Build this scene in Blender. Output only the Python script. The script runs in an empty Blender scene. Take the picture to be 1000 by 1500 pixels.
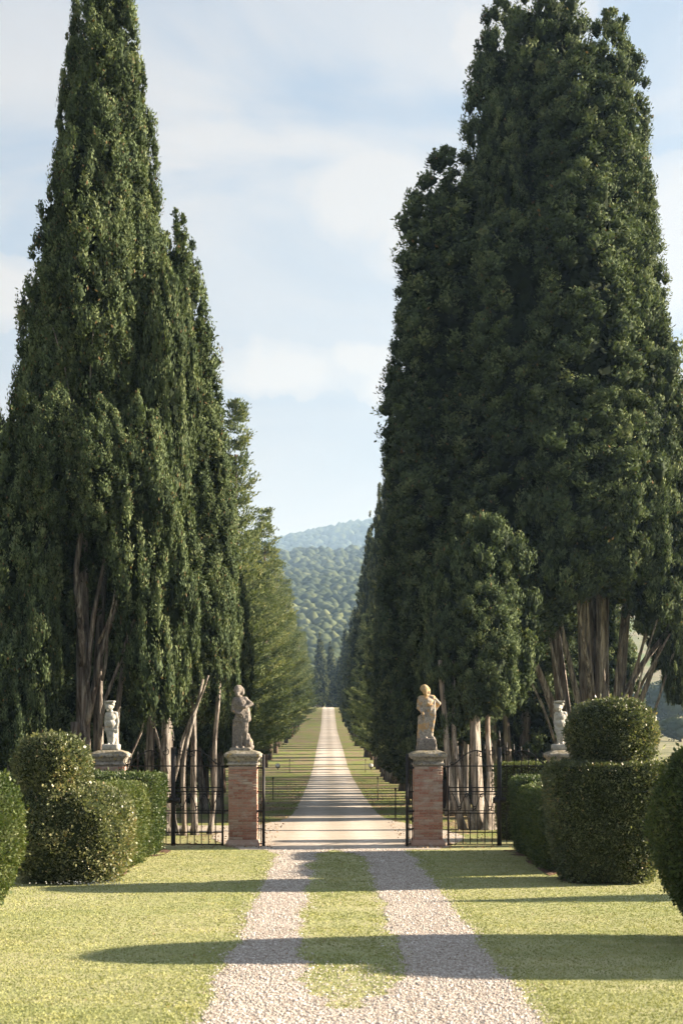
import bpy, bmesh, math, random
import numpy as np
from mathutils import Vector, Matrix, noise
R = np.random.RandomState(7)
random.seed(5)
SC = bpy.context.scene
COL = SC.collection
# ------------------------------------------------------------------ camera
cd = bpy.data.cameras.new('camera')
cam = bpy.data.objects.new('camera', cd); COL.objects.link(cam)
cam.location = (0, 0, 2.45); cam.rotation_euler = (math.radians(90), 0, 0)
cd.sensor_fit = 'VERTICAL'; cd.sensor_height = 36; cd.sensor_width = 24; cd.lens = 50
cd.shift_x = 21/1500; cd.shift_y = 343/1500
cd.clip_start = 0.1; cd.clip_end = 20000
cd.dof.use_dof = True; cd.dof.focus_distance = 35; cd.dof.aperture_fstop = 2.2
SC.camera = cam
# ------------------------------------------------------------------ sun and sky
EL, AZ = math.radians(18.5), math.radians(9)      # AZ: from +X towards +Y
S = Vector((math.cos(EL)*math.cos(AZ), math.cos(EL)*math.sin(AZ), math.sin(EL)))
sd = bpy.data.lights.new('sun', 'SUN'); sun = bpy.data.objects.new('sun', sd); COL.objects.link(sun)
sd.energy = 4.5; sd.angle = math.radians(0.5); sd.color = (1.0, 0.915, 0.80)
sun.rotation_euler = S.to_track_quat('Z', 'Y').to_euler()
SC.view_settings.view_transform = 'Standard'; SC.view_settings.look = 'None'
SC.view_settings.gamma = 1; SC.view_settings.exposure = 2.38
W = bpy.data.worlds.new('World'); SC.world = W; W.use_nodes = True

class NT:
    """tiny node helper"""
    def __init__(s, tree): s.t = tree; s.n = tree.nodes; s.l = tree.links
    def new(s, typ, **kw):
        nd = s.n.new(typ)
        for k, v in kw.items():
            if k.startswith('i_'): nd.inputs[k[2:].replace('_', ' ')].default_value = v
            else: setattr(nd, k, v)
        return nd
    def link(s, a, b): s.l.new(a, b)
    def math(s, op, a, b=None, c=None, clamp=False):
        nd = s.n.new('ShaderNodeMath'); nd.operation = op; nd.use_clamp = clamp
        for i, v in enumerate((a, b, c)):
            if v is None: continue
            if isinstance(v, (int, float)): nd.inputs[i].default_value = v
            else: s.l.new(v, nd.inputs[i])
        return nd.outputs[0]
    def noise(s, vec, scale, detail=3, rough=.55, dist=0):
        nd = s.n.new('ShaderNodeTexNoise'); nd.inputs['Scale'].default_value = scale
        nd.inputs['Detail'].default_value = detail; nd.inputs['Roughness'].default_value = rough
        nd.inputs['Distortion'].default_value = dist
        if vec is not None: s.l.new(vec, nd.inputs['Vector'])
        return nd.outputs['Fac']
    def ramp(s, fac, stops, interp='LINEAR'):
        nd = s.n.new('ShaderNodeValToRGB'); nd.color_ramp.interpolation = interp
        e = nd.color_ramp.elements
        while len(e) < len(stops): e.new(0.5)
        for el, (p, c) in zip(e, stops):
            el.position = p; el.color = (c, c, c, 1) if isinstance(c, (int, float)) else (*c, 1)
        s.l.new(fac, nd.inputs[0]); return nd.outputs[0]
    def mix(s, f, a, b, mode='MIX'):
        nd = s.n.new('ShaderNodeMix'); nd.data_type = 'RGBA'; nd.blend_type = mode
        for sock, v in ((nd.inputs[0], f), (nd.inputs[6], a), (nd.inputs[7], b)):
            if isinstance(v, (int, float)): sock.default_value = v
            elif isinstance(v, tuple): sock.default_value = (*v, 1)
            else: s.l.new(v, sock)
        return nd.outputs[2]
    def mapping(s, vec, scale=(1, 1, 1), loc=(0, 0, 0), rot=(0, 0, 0)):
        nd = s.n.new('ShaderNodeMapping'); nd.inputs['Scale'].default_value = scale
        nd.inputs['Location'].default_value = loc; nd.inputs['Rotation'].default_value = rot
        s.l.new(vec, nd.inputs['Vector']); return nd.outputs[0]

def build_world():
    W.node_tree.nodes.clear(); t = NT(W.node_tree)
    out = t.new('ShaderNodeOutputWorld'); bg = t.new('ShaderNodeBackground'); bg.inputs['Strength'].default_value = 0.0475
    t.link(bg.outputs[0], out.inputs[0])
    sky = t.new('ShaderNodeTexSky', sky_type='NISHITA', sun_disc=False, sun_elevation=EL,
                sun_rotation=math.pi/2-AZ, altitude=300, air_density=1.0, dust_density=1.5, ozone_density=1.5)
    tc = t.new('ShaderNodeTexCoord'); g = tc.outputs['Generated']
    sep = t.new('ShaderNodeSeparateXYZ'); t.link(g, sep.inputs[0]); x, y, z = sep.outputs
    # azimuth / elevation of a direction (radians), valid all round
    azi = t.math('ARCTAN2', x, y); zc = t.math('MINIMUM', t.math('MAXIMUM', z, -1.0), 1.0); ele = t.math('ARCSINE', zc)
    cmb = t.new('ShaderNodeCombineXYZ'); t.link(azi, cmb.inputs[0]); t.link(ele, cmb.inputs[1]); ae = cmb.outputs[0]
    warp = t.noise(ae, 9, 6, .6)
    warp2 = t.noise(t.mapping(ae, loc=(3.1, 7.7, 1)), 9, 6, .6)
    fine = t.noise(ae, 30, 5, .6)
    # thin veil of streaked high cloud everywhere, thicker in a broad band
    veil = t.noise(t.mapping(ae, scale=(2.2, 7, 1), rot=(0, 0, .18), loc=(.55, .2, 0)), 1.3, 7, .55, .6)
    veil = t.ramp(veil, [(.36, 0), (.60, 1)], 'EASE')
    band = t.math('SUBTRACT', 1, t.math('MULTIPLY', t.math('ABSOLUTE', t.math('SUBTRACT', ele, .40)), 7.5), clamp=True)
    veil = t.math('MULTIPLY', veil, t.math('ADD', t.math('MULTIPLY', band, .5), .45))
    # heaped clouds: list of (azimuth, elevation, half width, half height) in radians
    cum = None
    for a0, e0, wa, we in [(.032, .366, .062, .034), (.07, .352, .045, .042), (-.035, .255, .055, .020), (.028, .263, .028, .016),
                           (.055, .245, .05, .015), (.112, .456, .042, .030), (.15, .47, .05, .03), (.235, .33, .05, .06), (.26, .22, .06, .03),
                           (-.24, .30, .08, .03), (.6, .35, .2, .06), (-.7, .3, .25, .05), (1.4, .3, .3, .07), (-1.6, .35, .3, .06),
                           (2.5, .3, .35, .07), (-2.6, .33, .3, .06)]:
        k = 1 if wa < .1 else 3
        dx = t.math('DIVIDE', t.math('ADD', t.math('SUBTRACT', azi, a0), t.math('MULTIPLY', t.math('SUBTRACT', warp, .5), .12*k)), wa)
        dy = t.math('DIVIDE', t.math('ADD', t.math('SUBTRACT', ele, e0), t.math('MULTIPLY', t.math('SUBTRACT', warp2, .5), .075*k)), we)
        dd = t.math('SQRT', t.math('ADD', t.math('MULTIPLY', dx, dx), t.math('MULTIPLY', dy, dy)))
        m = t.math('SUBTRACT', 1.15, dd, clamp=True)
        cum = m if cum is None else t.math('MAXIMUM', cum, m)
    cum = t.math('ADD', cum, t.math('MULTIPLY', t.math('SUBTRACT', fine, .5), .25))
    cum = t.ramp(cum, [(.12, 0), (.24, .6), (.6, 1)], 'EASE')
    cum = t.math('MULTIPLY', cum, 1.0)
    cl = t.math('MAXIMUM', veil, cum)
    skyc = t.mix(.85, sky.outputs[0], (1.50, 1.76, 2.2))          # high thin haze in front of the blue
    low = t.ramp(ele, [(.0, .75), (.33, 0)])                      # paler towards the horizon
    skyc = t.mix(low, skyc, (2.2, 1.80, 1.62))
    c = t.mix(cl, skyc, (2.72, 2.62, 2.58))
    t.link(c, bg.inputs[0])
build_world()

# ------------------------------------------------------------------ material helpers
MATS = {}
def mat(name):
    m = bpy.data.materials.new(name); m.use_nodes = True; m.node_tree.nodes.clear(); MATS[name] = m
    t = NT(m.node_tree); out = t.new('ShaderNodeOutputMaterial'); b = t.new('ShaderNodeBsdfPrincipled')
    t.link(b.outputs[0], out.inputs[0]); b.inputs['Specular IOR Level'].default_value = .25
    b.inputs['Roughness'].default_value = .8
    return m, t, out, b
def coords(t):
    return t.new('ShaderNodeTexCoord').outputs['Object']
def world_pos(t):
    return t.new('ShaderNodeNewGeometry').outputs['Position']
def bump(t, b, h, strength=.4, dist=.02):
    nd = t.new('ShaderNodeBump'); nd.inputs['Strength'].default_value = strength; nd.inputs['Distance'].default_value = dist
    t.link(h, nd.inputs['Height']); t.link(nd.outputs[0], b.inputs['Normal'])
def leaf_mat(name, dark, mid, light, brown=None, trans=.25, rough=.55, spec=.3):
    m, t, out, b = mat(name)
    at = t.new('ShaderNodeAttribute', attribute_name='tint')
    stops = [(0, dark), (.55, mid), (.97, light)]
    if brown: stops = [(0, dark), (.5, mid), (.92, light), (.985, brown)]
    c = t.ramp(at.outputs['Fac'], stops)
    n = t.noise(world_pos(t), 1.3, 3)
    c = t.mix(t.ramp(n, [(.35, 0), (.65, 1)]), c, t.mix(1.0, c, (1.12, 1.06, .9), 'MULTIPLY'))
    t.link(c, b.inputs['Base Color']); b.inputs['Roughness'].default_value = rough
    b.inputs['Specular IOR Level'].default_value = spec
    tr = t.new('ShaderNodeBsdfTranslucent'); t.link(t.mix(1.0, c, (1.3, 1.35, .7), 'MULTIPLY'), tr.inputs[0])
    mx = t.new('ShaderNodeMixShader'); mx.inputs[0].default_value = trans
    t.link(b.outputs[0], mx.inputs[1]); t.link(tr.outputs[0], mx.inputs[2]); t.link(mx.outputs[0], out.inputs[0])
    return m
leaf_mat('cypress_foliage', (.016, .026, .013), (.074, .108, .055), (.17, .212, .115), (.14, .10, .055), .15, .8, .08)
leaf_mat('avenue_cypress_foliage', (.022, .034, .016), (.08, .10, .045), (.17, .19, .09), (.14, .09, .05), .15, .8, .08)
leaf_mat('conifer_foliage', (.040, .060, .030), (.105, .14, .068), (.20, .23, .12), (.24, .16, .09), .22, .8, .1)
leaf_mat('box_leaves', (.035, .05, .022), (.10, .125, .055), (.28, .29, .17), (.28, .22, .12), .2, .4, .4)
leaf_mat('yew_leaves', (.022, .042, .014), (.055, .088, .026), (.12, .15, .05), (.13, .12, .05), .2, .5, .3)
leaf_mat('silver_leaves', (.14, .17, .11), (.26, .30, .2), (.42, .45, .34), None, .3, .6)
leaf_mat('wood_leaves', (.03, .045, .025), (.07, .09, .045), (.125, .145, .07), None, .1, .9, .05)
leaf_mat('bright_leaves', (.05, .08, .02), (.10, .15, .035), (.2, .25, .08), None, .35, .35)
leaf_mat('grass_blades', (.19, .22, .085), (.30, .325, .15), (.44, .43, .24), (.46, .40, .28), .14, .7, .1)

def mk_core():
    m, t, out, b = mat('dark_core'); c = t.ramp(t.noise(coords(t), 4, 4), [(.3, (.014, .02, .009)), (.7, (.04, .05, .022))])  # closed core in a dark foliage colour, showing between the leaves
    t.link(c, b.inputs['Base Color']); b.inputs['Roughness'].default_value = 1; b.inputs['Specular IOR Level'].default_value = 0
mk_core()
def mk_bark(name, a, b_, c_):
    m, t, out, b = mat(name); p = coords(t)
    w = t.noise(t.mapping(p, scale=(5, 5, .45)), 2.2, 7, .7, .5)
    w2 = t.noise(t.mapping(p, scale=(2, 2, .5), loc=(4, 2, 1)), 1.0, 3)
    c = t.ramp(w, [(.38, a), (.5, b_), (.62, c_)])
    c = t.mix(t.ramp(w2, [(.5, 0), (.7, .35)]), c, (.22, .14, .10))
    t.link(c, b.inputs['Base Color']); b.inputs['Roughness'].default_value = .95
    bump(t, b, w, 1.0, .07)
mk_bark('cypress_bark', (.035, .03, .026), (.18, .16, .14), (.42, .39, .35))
mk_bark('pale_bark', (.10, .085, .07), (.27, .235, .20), (.46, .42, .37))
mk_bark('dark_bark', (.03, .022, .018), (.09, .065, .05), (.2, .15, .12))

def mk_ground():
    m, t, out, b = mat('lawn'); p = world_pos(t)
    sep = t.new('ShaderNodeSeparateXYZ'); t.link(p, sep.inputs[0])
    y = sep.outputs[1]
    n1 = t.noise(p, .35, 4); n2 = t.noise(p, 3.0, 5, .65); n3 = t.noise(p, 45, 3, .7)
    mow = t.noise(t.mapping(p, scale=(.25, 2.2, 1), rot=(0, 0, .15)), 1.0, 2)
    c = t.ramp(n2, [(.28, (.20, .225, .09)), (.5, (.30, .32, .145)), (.72, (.44, .42, .24))])
    c = t.mix(t.ramp(n1, [(.35, 0), (.7, .75)]), c, (.48, .44, .27))
    c = t.mix(t.ramp(mow, [(.4, 0), (.6, .35)]), c, (.26, .29, .12))
    c = t.mix(t.ramp(n3, [(.3, .18), (.6, 0)]), c, (.14, .16, .05))
    # rougher, greener grass with leaf litter under the avenue trees
    c2 = t.ramp(n2, [(.3, (.10, .135, .035)), (.5, (.18, .21, .06)), (.7, (.27, .28, .10))])
    lit = t.ramp(t.noise(t.mapping(p, scale=(1, .6, 1)), .55, 5, .6), [(.44, 0), (.58, .85)])
    c2 = t.mix(lit, c2, t.mix(n3, (.16, .11, .07), (.32, .25, .17)))
    far = t.ramp(t.math('DIVIDE', y, 100), [(.355, 0), (.40, 1)])
    c = t.mix(far, c, c2)
    scr = t.ramp(t.noise(t.mapping(p, loc=(7, 3, 0)), .22, 5, .7), [(.35, (.10, .115, .05)), (.5, (.20, .195, .11)), (.65, (.30, .26, .17))])
    off = t.ramp(t.math('DIVIDE', t.math('ABSOLUTE', sep.outputs[0]), 100), [(.11, 0), (.16, 1)])
    c = t.mix(t.math('MULTIPLY', off, t.ramp(t.math('DIVIDE', y, 100), [(.5, 0), (.62, 1)])), c, scr)
    # fields, scrub and woods of the hills
    f1 = t.noise(t.mapping(p, scale=(1, .5, 1)), .012, 3, .5, 1.0)
    fld = t.ramp(f1, [(.38, (.10, .13, .05)), (.46, (.20, .20, .10)), (.54, (.30, .25, .17)), (.60, (.17, .21, .08))])
    fld = t.mix(t.ramp(t.noise(p, .25, 5, .7), [(.4, 0), (.65, .75)]), fld, (.09, .12, .045))
    hill = t.ramp(t.math('DIVIDE', y, 1000), [(.36, 0), (.42, 1)])
    c = t.mix(hill, c, fld)
    wood = t.ramp(t.noise(p, .03, 6, .7), [(.35, (.03, .045, .025)), (.6, (.065, .085, .04))])
    wf = t.ramp(t.math('DIVIDE', y, 2000), [(.78, 0), (.85, 1)])
    c = t.mix(wf, c, wood)
    t.link(c, b.inputs['Base Color']); b.inputs['Roughness'].default_value = .95; b.inputs['Specular IOR Level'].default_value = .1
    bump(t, b, t.math('ADD', n3, t.math('MULTIPLY', n2, 1.5)), .5, .03)
mk_ground()
def mk_gravel():
    m, t, out, b = mat('gravel'); p = world_pos(t)
    v = t.new('ShaderNodeTexVoronoi', i_Scale=34.0); t.link(t.mapping(p, scale=(1, .8, 1)), v.inputs['Vector'])
    n = t.noise(p, 1.2, 5, .6); sepc = t.new('ShaderNodeSeparateColor'); t.link(v.outputs['Color'], sepc.inputs[0])
    c = t.ramp(sepc.outputs[0], [(0, (.27, .22, .18)), (.3, (.44, .385, .335)), (.7, (.60, .55, .50)), (1, (.74, .70, .65))])
    c = t.mix(t.ramp(n, [(.45, 0), (.75, .6)]), c, (.33, .29, .24))
    c = t.mix(t.ramp(v.outputs['Distance'], [(.25, 0), (.6, .55)]), c, (.17, .13, .10))
    t.link(c, b.inputs['Base Color']); b.inputs['Roughness'].default_value = .9
    bump(t, b, t.math('MULTIPLY', v.outputs['Distance'], -1), .8, .025)
    m, t, out, b = mat('white_road'); p = world_pos(t)
    n = t.noise(p, .8, 6, .65); n3 = t.noise(p, 20, 4, .7)
    sx = t.new('ShaderNodeSeparateXYZ'); t.link(p, sx.inputs[0])
    c = t.ramp(n, [(.3, (.52, .46, .39)), (.6, (.64, .58, .51)), (.8, (.48, .42, .34))])
    # wheel lines a touch paler than the crown of the road
    wx = t.math('ABSOLUTE', t.math('SUBTRACT', t.math('ABSOLUTE', t.math('SUBTRACT', sx.outputs[0], .3)), .75))
    c = t.mix(t.ramp(wx, [(.2, 0), (.6, .45)]), c, (.33, .28, .21))
    c = t.mix(t.ramp(n3, [(.35, .35), (.6, 0)]), c, (.22, .18, .14))
    t.link(c, b.inputs['Base Color']); b.inputs['Roughness'].default_value = .95
    bump(t, b, n3, .6, .03)
    m, t, out, b = mat('stones'); at = t.new('ShaderNodeAttribute', attribute_name='tint')
    c = t.ramp(at.outputs['Fac'], [(0, (.20, .16, .13)), (.2, (.38, .325, .28)), (.5, (.56, .505, .455)), (.85, (.70, .655, .61)), (1, (.82, .80, .77))])
    t.link(c, b.inputs['Base Color']); b.inputs['Roughness'].default_value = .85
    m, t, out, b = mat('soil'); p = world_pos(t); n = t.noise(p, 14, 5, .7)
    t.link(t.ramp(n, [(.3, (.05, .03, .02)), (.55, (.15, .09, .06)), (.75, (.30, .20, .14))]), b.inputs['Base Color']); bump(t, b, n, 1, .04)
    m, t, out, b = mat('dead_leaves'); at = t.new('ShaderNodeAttribute', attribute_name='tint')
    t.link(t.ramp(at.outputs['Fac'], [(0, (.13, .07, .04)), (.6, (.28, .17, .09)), (1, (.42, .30, .18))]), b.inputs['Base Color'])
mk_gravel()
def mk_masonry():
    m, t, out, b = mat('old_brick'); oi = t.new('ShaderNodeObjectInfo'); p = world_pos(t)
    c = t.ramp(oi.outputs['Random'], [(0, (.27, .105, .07)), (.25, (.37, .165, .115)), (.5, (.43, .225, .165)), (.7, (.38, .255, .195)), (.88, (.47, .37, .30)), (1, (.30, .14, .10))])
    n = t.noise(p, 5, 6, .7); n2 = t.noise(p, 38, 4, .7)
    c = t.mix(t.ramp(n, [(.5, 0), (.66, .7)]), c, (.50, .45, .39))
    c = t.mix(t.ramp(n2, [(.42, .0), (.7, .5)]), c, (.45, .36, .29))
    c = t.mix(t.ramp(n2, [(.3, .5), (.42, 0)]), c, (.16, .09, .065))
    t.link(c, b.inputs['Base Color']); b.inputs['Roughness'].default_value = .95; bump(t, b, n2, .9, .012)
    m, t, out, b = mat('lime_mortar'); p = world_pos(t); n = t.noise(p, 22, 5, .7); n1 = t.noise(p, 3, 4)
    c = t.ramp(n, [(.3, (.22, .18, .14)), (.6, (.47, .42, .36))]); c = t.mix(t.ramp(n1, [(.45, 0), (.7, .6)]), c, (.30, .23, .18))
    t.link(c, b.inputs['Base Color']); bump(t, b, n, 1, .015)
    m, t, out, b = mat('weathered_stone'); p = world_pos(t)
    n = t.noise(p, 7, 6, .7); n2 = t.noise(t.mapping(p, loc=(5, 1, 3)), 16, 5, .65); n3 = t.noise(t.mapping(p, loc=(9, 1, 3)), 9, 4, .6)
    geo = t.new('ShaderNodeNewGeometry'); sz = t.new('ShaderNodeSeparateXYZ'); t.link(geo.outputs['Normal'], sz.inputs[0])
    c = t.ramp(n, [(.3, (.20, .18, .155)), (.5, (.37, .34, .30)), (.7, (.50, .47, .42))])
    c = t.mix(t.ramp(n2, [(.5, 0), (.62, .8)]), c, (.09, .08, .065))
    c = t.mix(t.ramp(n3, [(.60, 0), (.68, .85)]), c, (.50, .36, .13))
    up = t.math('MULTIPLY', t.ramp(sz.outputs[2], [(.35, 0), (.9, 1)]), t.ramp(n2, [(.3, .2), (.6, .85)]))
    c = t.mix(up, c, (.15, .135, .075))
    t.link(c, b.inputs['Base Color']); b.inputs['Roughness'].default_value = .95; bump(t, b, n2, .8, .02)
    # statues: four stones
    for name, base, drk, lic in (('grey_statue_stone', (.25, .225, .20), .8, .62), ('lichened_statue_stone', (.42, .38, .33), .75, .50), ('pale_statue_stone', (.47, .46, .42), .45, .66)):
        m, t, out, b = mat(name); p = world_pos(t)
        n = t.noise(p, 9, 6, .7); n2 = t.noise(t.mapping(p, loc=(3, 8, 1)), 26, 4, .7); n3 = t.noise(t.mapping(p, loc=(1, 4, 7)), 6, 4, .6)
        c = t.ramp(n, [(.3, tuple(v*.62 for v in base)), (.55, base), (.75, tuple(min(1, v*1.25) for v in base))])
        c = t.mix(t.ramp(n2, [(.48, 0), (.64, drk)]), c, tuple(v*.3 for v in base))
        c = t.mix(t.ramp(n3, [(lic, 0), (lic+.07, .8)]), c, (.50, .31, .13))
        if name[0] == 'l':
            sz = t.new('ShaderNodeSeparateXYZ'); t.link(p, sz.inputs[0])
            top = t.ramp(t.math('SUBTRACT', sz.outputs[2], 3.2), [(.35, 0), (.62, .8)])
            c = t.mix(t.math('MULTIPLY', top, t.ramp(n, [(.35, .3), (.6, 1)])), c, (.46, .30, .12))
        t.link(c, b.inputs['Base Color']); b.inputs['Roughness'].default_value = .95; bump(t, b, t.math('ADD', n, n2), .7, .015)
    m, t, out, b = mat('black_iron'); n = t.noise(world_pos(t), 30, 4)
    t.link(t.ramp(n, [(.4, (.012, .011, .011)), (.7, (.035, .028, .024))]), b.inputs['Base Color']); b.inputs['Roughness'].default_value = .5
    m, t, out, b = mat('lamp_glass'); b.inputs['Base Color'].default_value = (.6, .58, .52, 1); b.inputs['Roughness'].default_value = .2
    m, t, out, b = mat('white_petals'); b.inputs['Base Color'].default_value = (.8, .8, .72, 1)
    m, t, out, b = mat('dry_twig'); b.inputs['Base Color'].default_value = (.22, .13, .08, 1)
mk_masonry()

# ------------------------------------------------------------------ mesh helpers
def tag(o, label=None, cat=None, group=None, kind=None):
    for k, v in (('label', label), ('category', cat), ('group', group), ('kind', kind)):
        if v: o[k] = v
    return o
def link(name, me, parent=None, loc=(0, 0, 0)):
    o = bpy.data.objects.new(name, me); COL.objects.link(o); o.location = loc
    if parent: o.parent = parent
    return o
def empty(name, loc, label, cat, group=None, rz=0):
    o = bpy.data.objects.new(name, None); COL.objects.link(o); o.location = loc; o.rotation_euler = (0, 0, rz)
    o.empty_display_size = .2
    return tag(o, label, cat, group)
def np_mesh(name, V, F, m, tint=None, smooth=False):
    """V (n,3); F (k,3) or (k,4), or a list of such arrays"""
    Fs = F if isinstance(F, list) else [F]
    me = bpy.data.meshes.new(name); nv = len(V)
    me.vertices.add(nv); me.vertices.foreach_set('co', np.asarray(V, np.float32).ravel())
    nl = sum(f.size for f in Fs); npoly = sum(len(f) for f in Fs)
    me.loops.add(nl); me.polygons.add(npoly)
    me.loops.foreach_set('vertex_index', np.concatenate([f.ravel() for f in Fs]).astype(np.int32))
    st = []; off = 0
    for f in Fs:
        k = f.shape[1]; st.append(off+np.arange(len(f))*k); off += f.size
    me.polygons.foreach_set('loop_start', np.concatenate(st).astype(np.int32))
    if tint is not None:
        a = me.attributes.new('tint', 'FLOAT', 'POINT'); a.data.foreach_set('value', np.asarray(tint, np.float32))
    me.update(calc_edges=True)
    if smooth: me.polygons.foreach_set('use_smooth', np.ones(npoly, bool))
    for mm in (m if isinstance(m, (list, tuple)) else [m]): me.materials.append(MATS[mm])
    return me
def unit(v): return v/np.maximum(np.linalg.norm(v, axis=-1, keepdims=True), 1e-9)
def kites(P, A, L, Wd, tint, Nrm=None):
    """kite shaped leaves at P along A; returns V,F,tint"""
    n = len(P); rnd = R.normal(size=(n, 3)) if Nrm is None else Nrm; B = unit(np.cross(A, rnd))
    L = np.asarray(L).reshape(-1, 1); Wd = np.asarray(Wd).reshape(-1, 1)
    N = np.cross(A, B)
    V = np.stack([P, P+A*L*.45+B*Wd*.5, P+A*L+N*L*.12, P+A*L*.45-B*Wd*.5], 1).reshape(-1, 3)
    F = (np.arange(n)*4)[:, None]+np.array([0, 1, 2, 3])
    return V, F, np.repeat(tint, 4)
class Acc:
    def __init__(s): s.V = []; s.F3 = []; s.F4 = []; s.T = []; s.n = 0
    def add(s, V, F, T):
        V = np.asarray(V); F = np.asarray(F)+s.n
        (s.F3 if F.shape[1] == 3 else s.F4).append(F); s.V.append(V); s.n += len(V)
        s.T.append(np.full(len(V), T) if np.isscalar(T) else T)
    def mesh(s, name, m, smooth=False):
        Fs = [np.concatenate(f) for f in (s.F3, s.F4) if f]
        return np_mesh(name, np.concatenate(s.V), Fs, m, np.concatenate(s.T), smooth)
def ico(sub):
    bm = bmesh.new(); bmesh.ops.create_icosphere(bm, subdivisions=sub, radius=1)
    V = np.array([v.co[:] for v in bm.verts]); F = np.array([[v.index for v in f.verts] for f in bm.faces]); bm.free(); return V, F
ICO1, ICO2, ICO3 = ico(1), ico(2), ico(3)
OCT = (np.array([[1, 0, 0], [0, 1, 0], [-1, 0, 0], [0, -1, 0], [0, 0, 1], [0, 0, -1.]]),
       np.array([[0, 1, 4], [1, 2, 4], [2, 3, 4], [3, 0, 4], [1, 0, 5], [2, 1, 5], [3, 2, 5], [0, 3, 5]]))
def stamp(base, P, Sc, jit=0.0, rotz=True):
    """copies of base (V,F) at P with per-copy scale Sc (n,3), rotated about z"""
    bV, bF = base; n = len(P); a = R.uniform(0, 6.283, n) if rotz else np.zeros(n)
    v = bV[None]*(1+R.uniform(-jit, jit, (n, len(bV), 1)))
    v = v*Sc[:, None, :]; c, s = np.cos(a)[:, None], np.sin(a)[:, None]
    V = np.stack([v[..., 0]*c-v[..., 1]*s, v[..., 0]*s+v[..., 1]*c, v[..., 2]], -1)+P[:, None, :]
    F = (np.arange(n)*len(bV))[:, None, None]+bF[None]
    return V.reshape(-1, 3), F.reshape(-1, bF.shape[1])
def tube(pts, rad, seg=8, wob=0.0, cap=True):
    pts = [Vector(p) for p in pts]; V = []; F = []
    up = Vector((0, 0, 1)); ph = random.random()*6
    for i, p in enumerate(pts):
        d = (pts[min(i+1, len(pts)-1)]-pts[max(i-1, 0)]).normalized()
        a = d.cross(Vector((0, 1, .01)) if abs(d.y) < .9 else Vector((1, 0, 0))).normalized(); b = d.cross(a)
        r = rad[i] if hasattr(rad, '__len__') else rad
        for k in range(seg):
            t = 6.2832*k/seg
            rr = r*(1+wob*(math.sin(3*t+ph)*.5+math.sin(5*t+ph*2+i*.2)*.5))
            V.append(p+(a*math.cos(t)+b*math.sin(t))*rr)
    for i in range(len(pts)-1):
        for k in range(seg):
            k2 = (k+1) % seg; F.append((i*seg+k, i*seg+k2, (i+1)*seg+k2, (i+1)*seg+k))
    V = np.array([v[:] for v in V]); F4 = np.array(F); F3 = None
    if cap:
        V = np.vstack([V, pts[0][:], pts[-1][:]]); n = len(V)
        F3 = np.array([(n-2, (k+1) % seg, k) for k in range(seg)]+[(n-1, (len(pts)-1)*seg+k, (len(pts)-1)*seg+(k+1) % seg) for k in range(seg)])
    return V, F4, F3
def tube_obj(name, pts, rad, m, parent, seg=8, wob=0.0, smooth=True):
    V, F4, F3 = tube(pts, rad, seg, wob)
    return link(name, np_mesh(name, V, [F3, F4], m, None, smooth), parent)
def limb_pts(p0, p1, n=8, bend=.3, curl=(0, 0, 0)):
    p0, p1 = Vector(p0), Vector(p1); out = []; o1 = Vector((random.uniform(-1, 1), random.uniform(-1, 1), 0))*bend
    ph = random.random()*3
    for i in range(n):
        t = i/(n-1); p = p0.lerp(p1, t)+o1*math.sin(math.pi*t)*.6+Vector(curl)*math.sin(math.pi*t)
        p += Vector((math.sin(t*7+ph), math.cos(t*6+ph), 0))*bend*.16*math.sin(math.pi*t)
        out.append(p)
    return out
def box(x0, x1, y0, y1, z0, z1, jit=0):
    V = np.array([(x, y, z) for z in (z0, z1) for x, y in ((x0, y0), (x1, y0), (x1, y1), (x0, y1))], float)
    if jit: V += R.uniform(-jit, jit, V.shape)
    F = np.array([(3, 2, 1, 0), (4, 5, 6, 7), (0, 1, 5, 4), (1, 2, 6, 5), (2, 3, 7, 6), (3, 0, 4, 7)]); return V, F
def rocky(V, amp, sc):
    return np.array([[c+amp*noise.noise(Vector((v[0]*sc+k*9.1, v[1]*sc, v[2]*sc))) for k, c in enumerate(v)] for v in V])

# ------------------------------------------------------------------ the ground
PY = np.array([-500, 0, 72, 100, 125, 168, 210, 260, 300, 347, 372, 400, 450, 520, 600, 900, 1200, 1500, 1700, 2000, 2400, 3200, 3800, 9000.])
PZ = np.array([0, 0, 0, .2, .65, 2.3, 3.65, 5.4, 7.8, 11.5, 12.6, 11, 6, 14, 42, 92, 142, 203, 216, 190, 200, 0, 0, 0.])
def H(x, y):
    x = np.asarray(x, float); y = np.asarray(y, float)
    z = np.interp(y, PY, PZ)
    z = z+525*np.exp(-((x-500)/1500)**2)*np.exp(-((y-3300)/800)**2)*(1/(1+np.exp(-(y-2500)/90)))
    z = z+np.where(y > 400, (np.sin(x*.011+1)+np.sin(y*.008+x*.004))*3*np.clip((y-400)/300, 0, 1), 0)
    side = np.clip((np.abs(x)-25)/60, 0, 1)*np.clip((y-40)/60, 0, 1)*np.clip((420-y)/100, 0, 1)
    return z-side*3.0
xs = np.unique(np.concatenate([np.linspace(-14, 14, 57), np.linspace(-60, 60, 41), np.linspace(-400, 400, 51), np.linspace(-4000, 4000, 41)]))
ys = np.unique(np.concatenate([np.linspace(-40, 0, 5), np.linspace(0, 60, 61), np.linspace(60, 400, 86), np.linspace(400, 1800, 60), np.linspace(1800, 9000, 40)]))
X, Y = np.meshgrid(xs, ys); Z = H(X, Y)
far = Y > 1800
Z = Z+np.where(far, R.uniform(-4, 4, Z.shape), 0)
def grid_faces(ny, nx):
    i = np.arange(ny-1)[:, None]*nx+np.arange(nx-1)[None]; i = i.ravel()
    return np.stack([i, i+1, i+nx+1, i+nx], 1)
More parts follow.
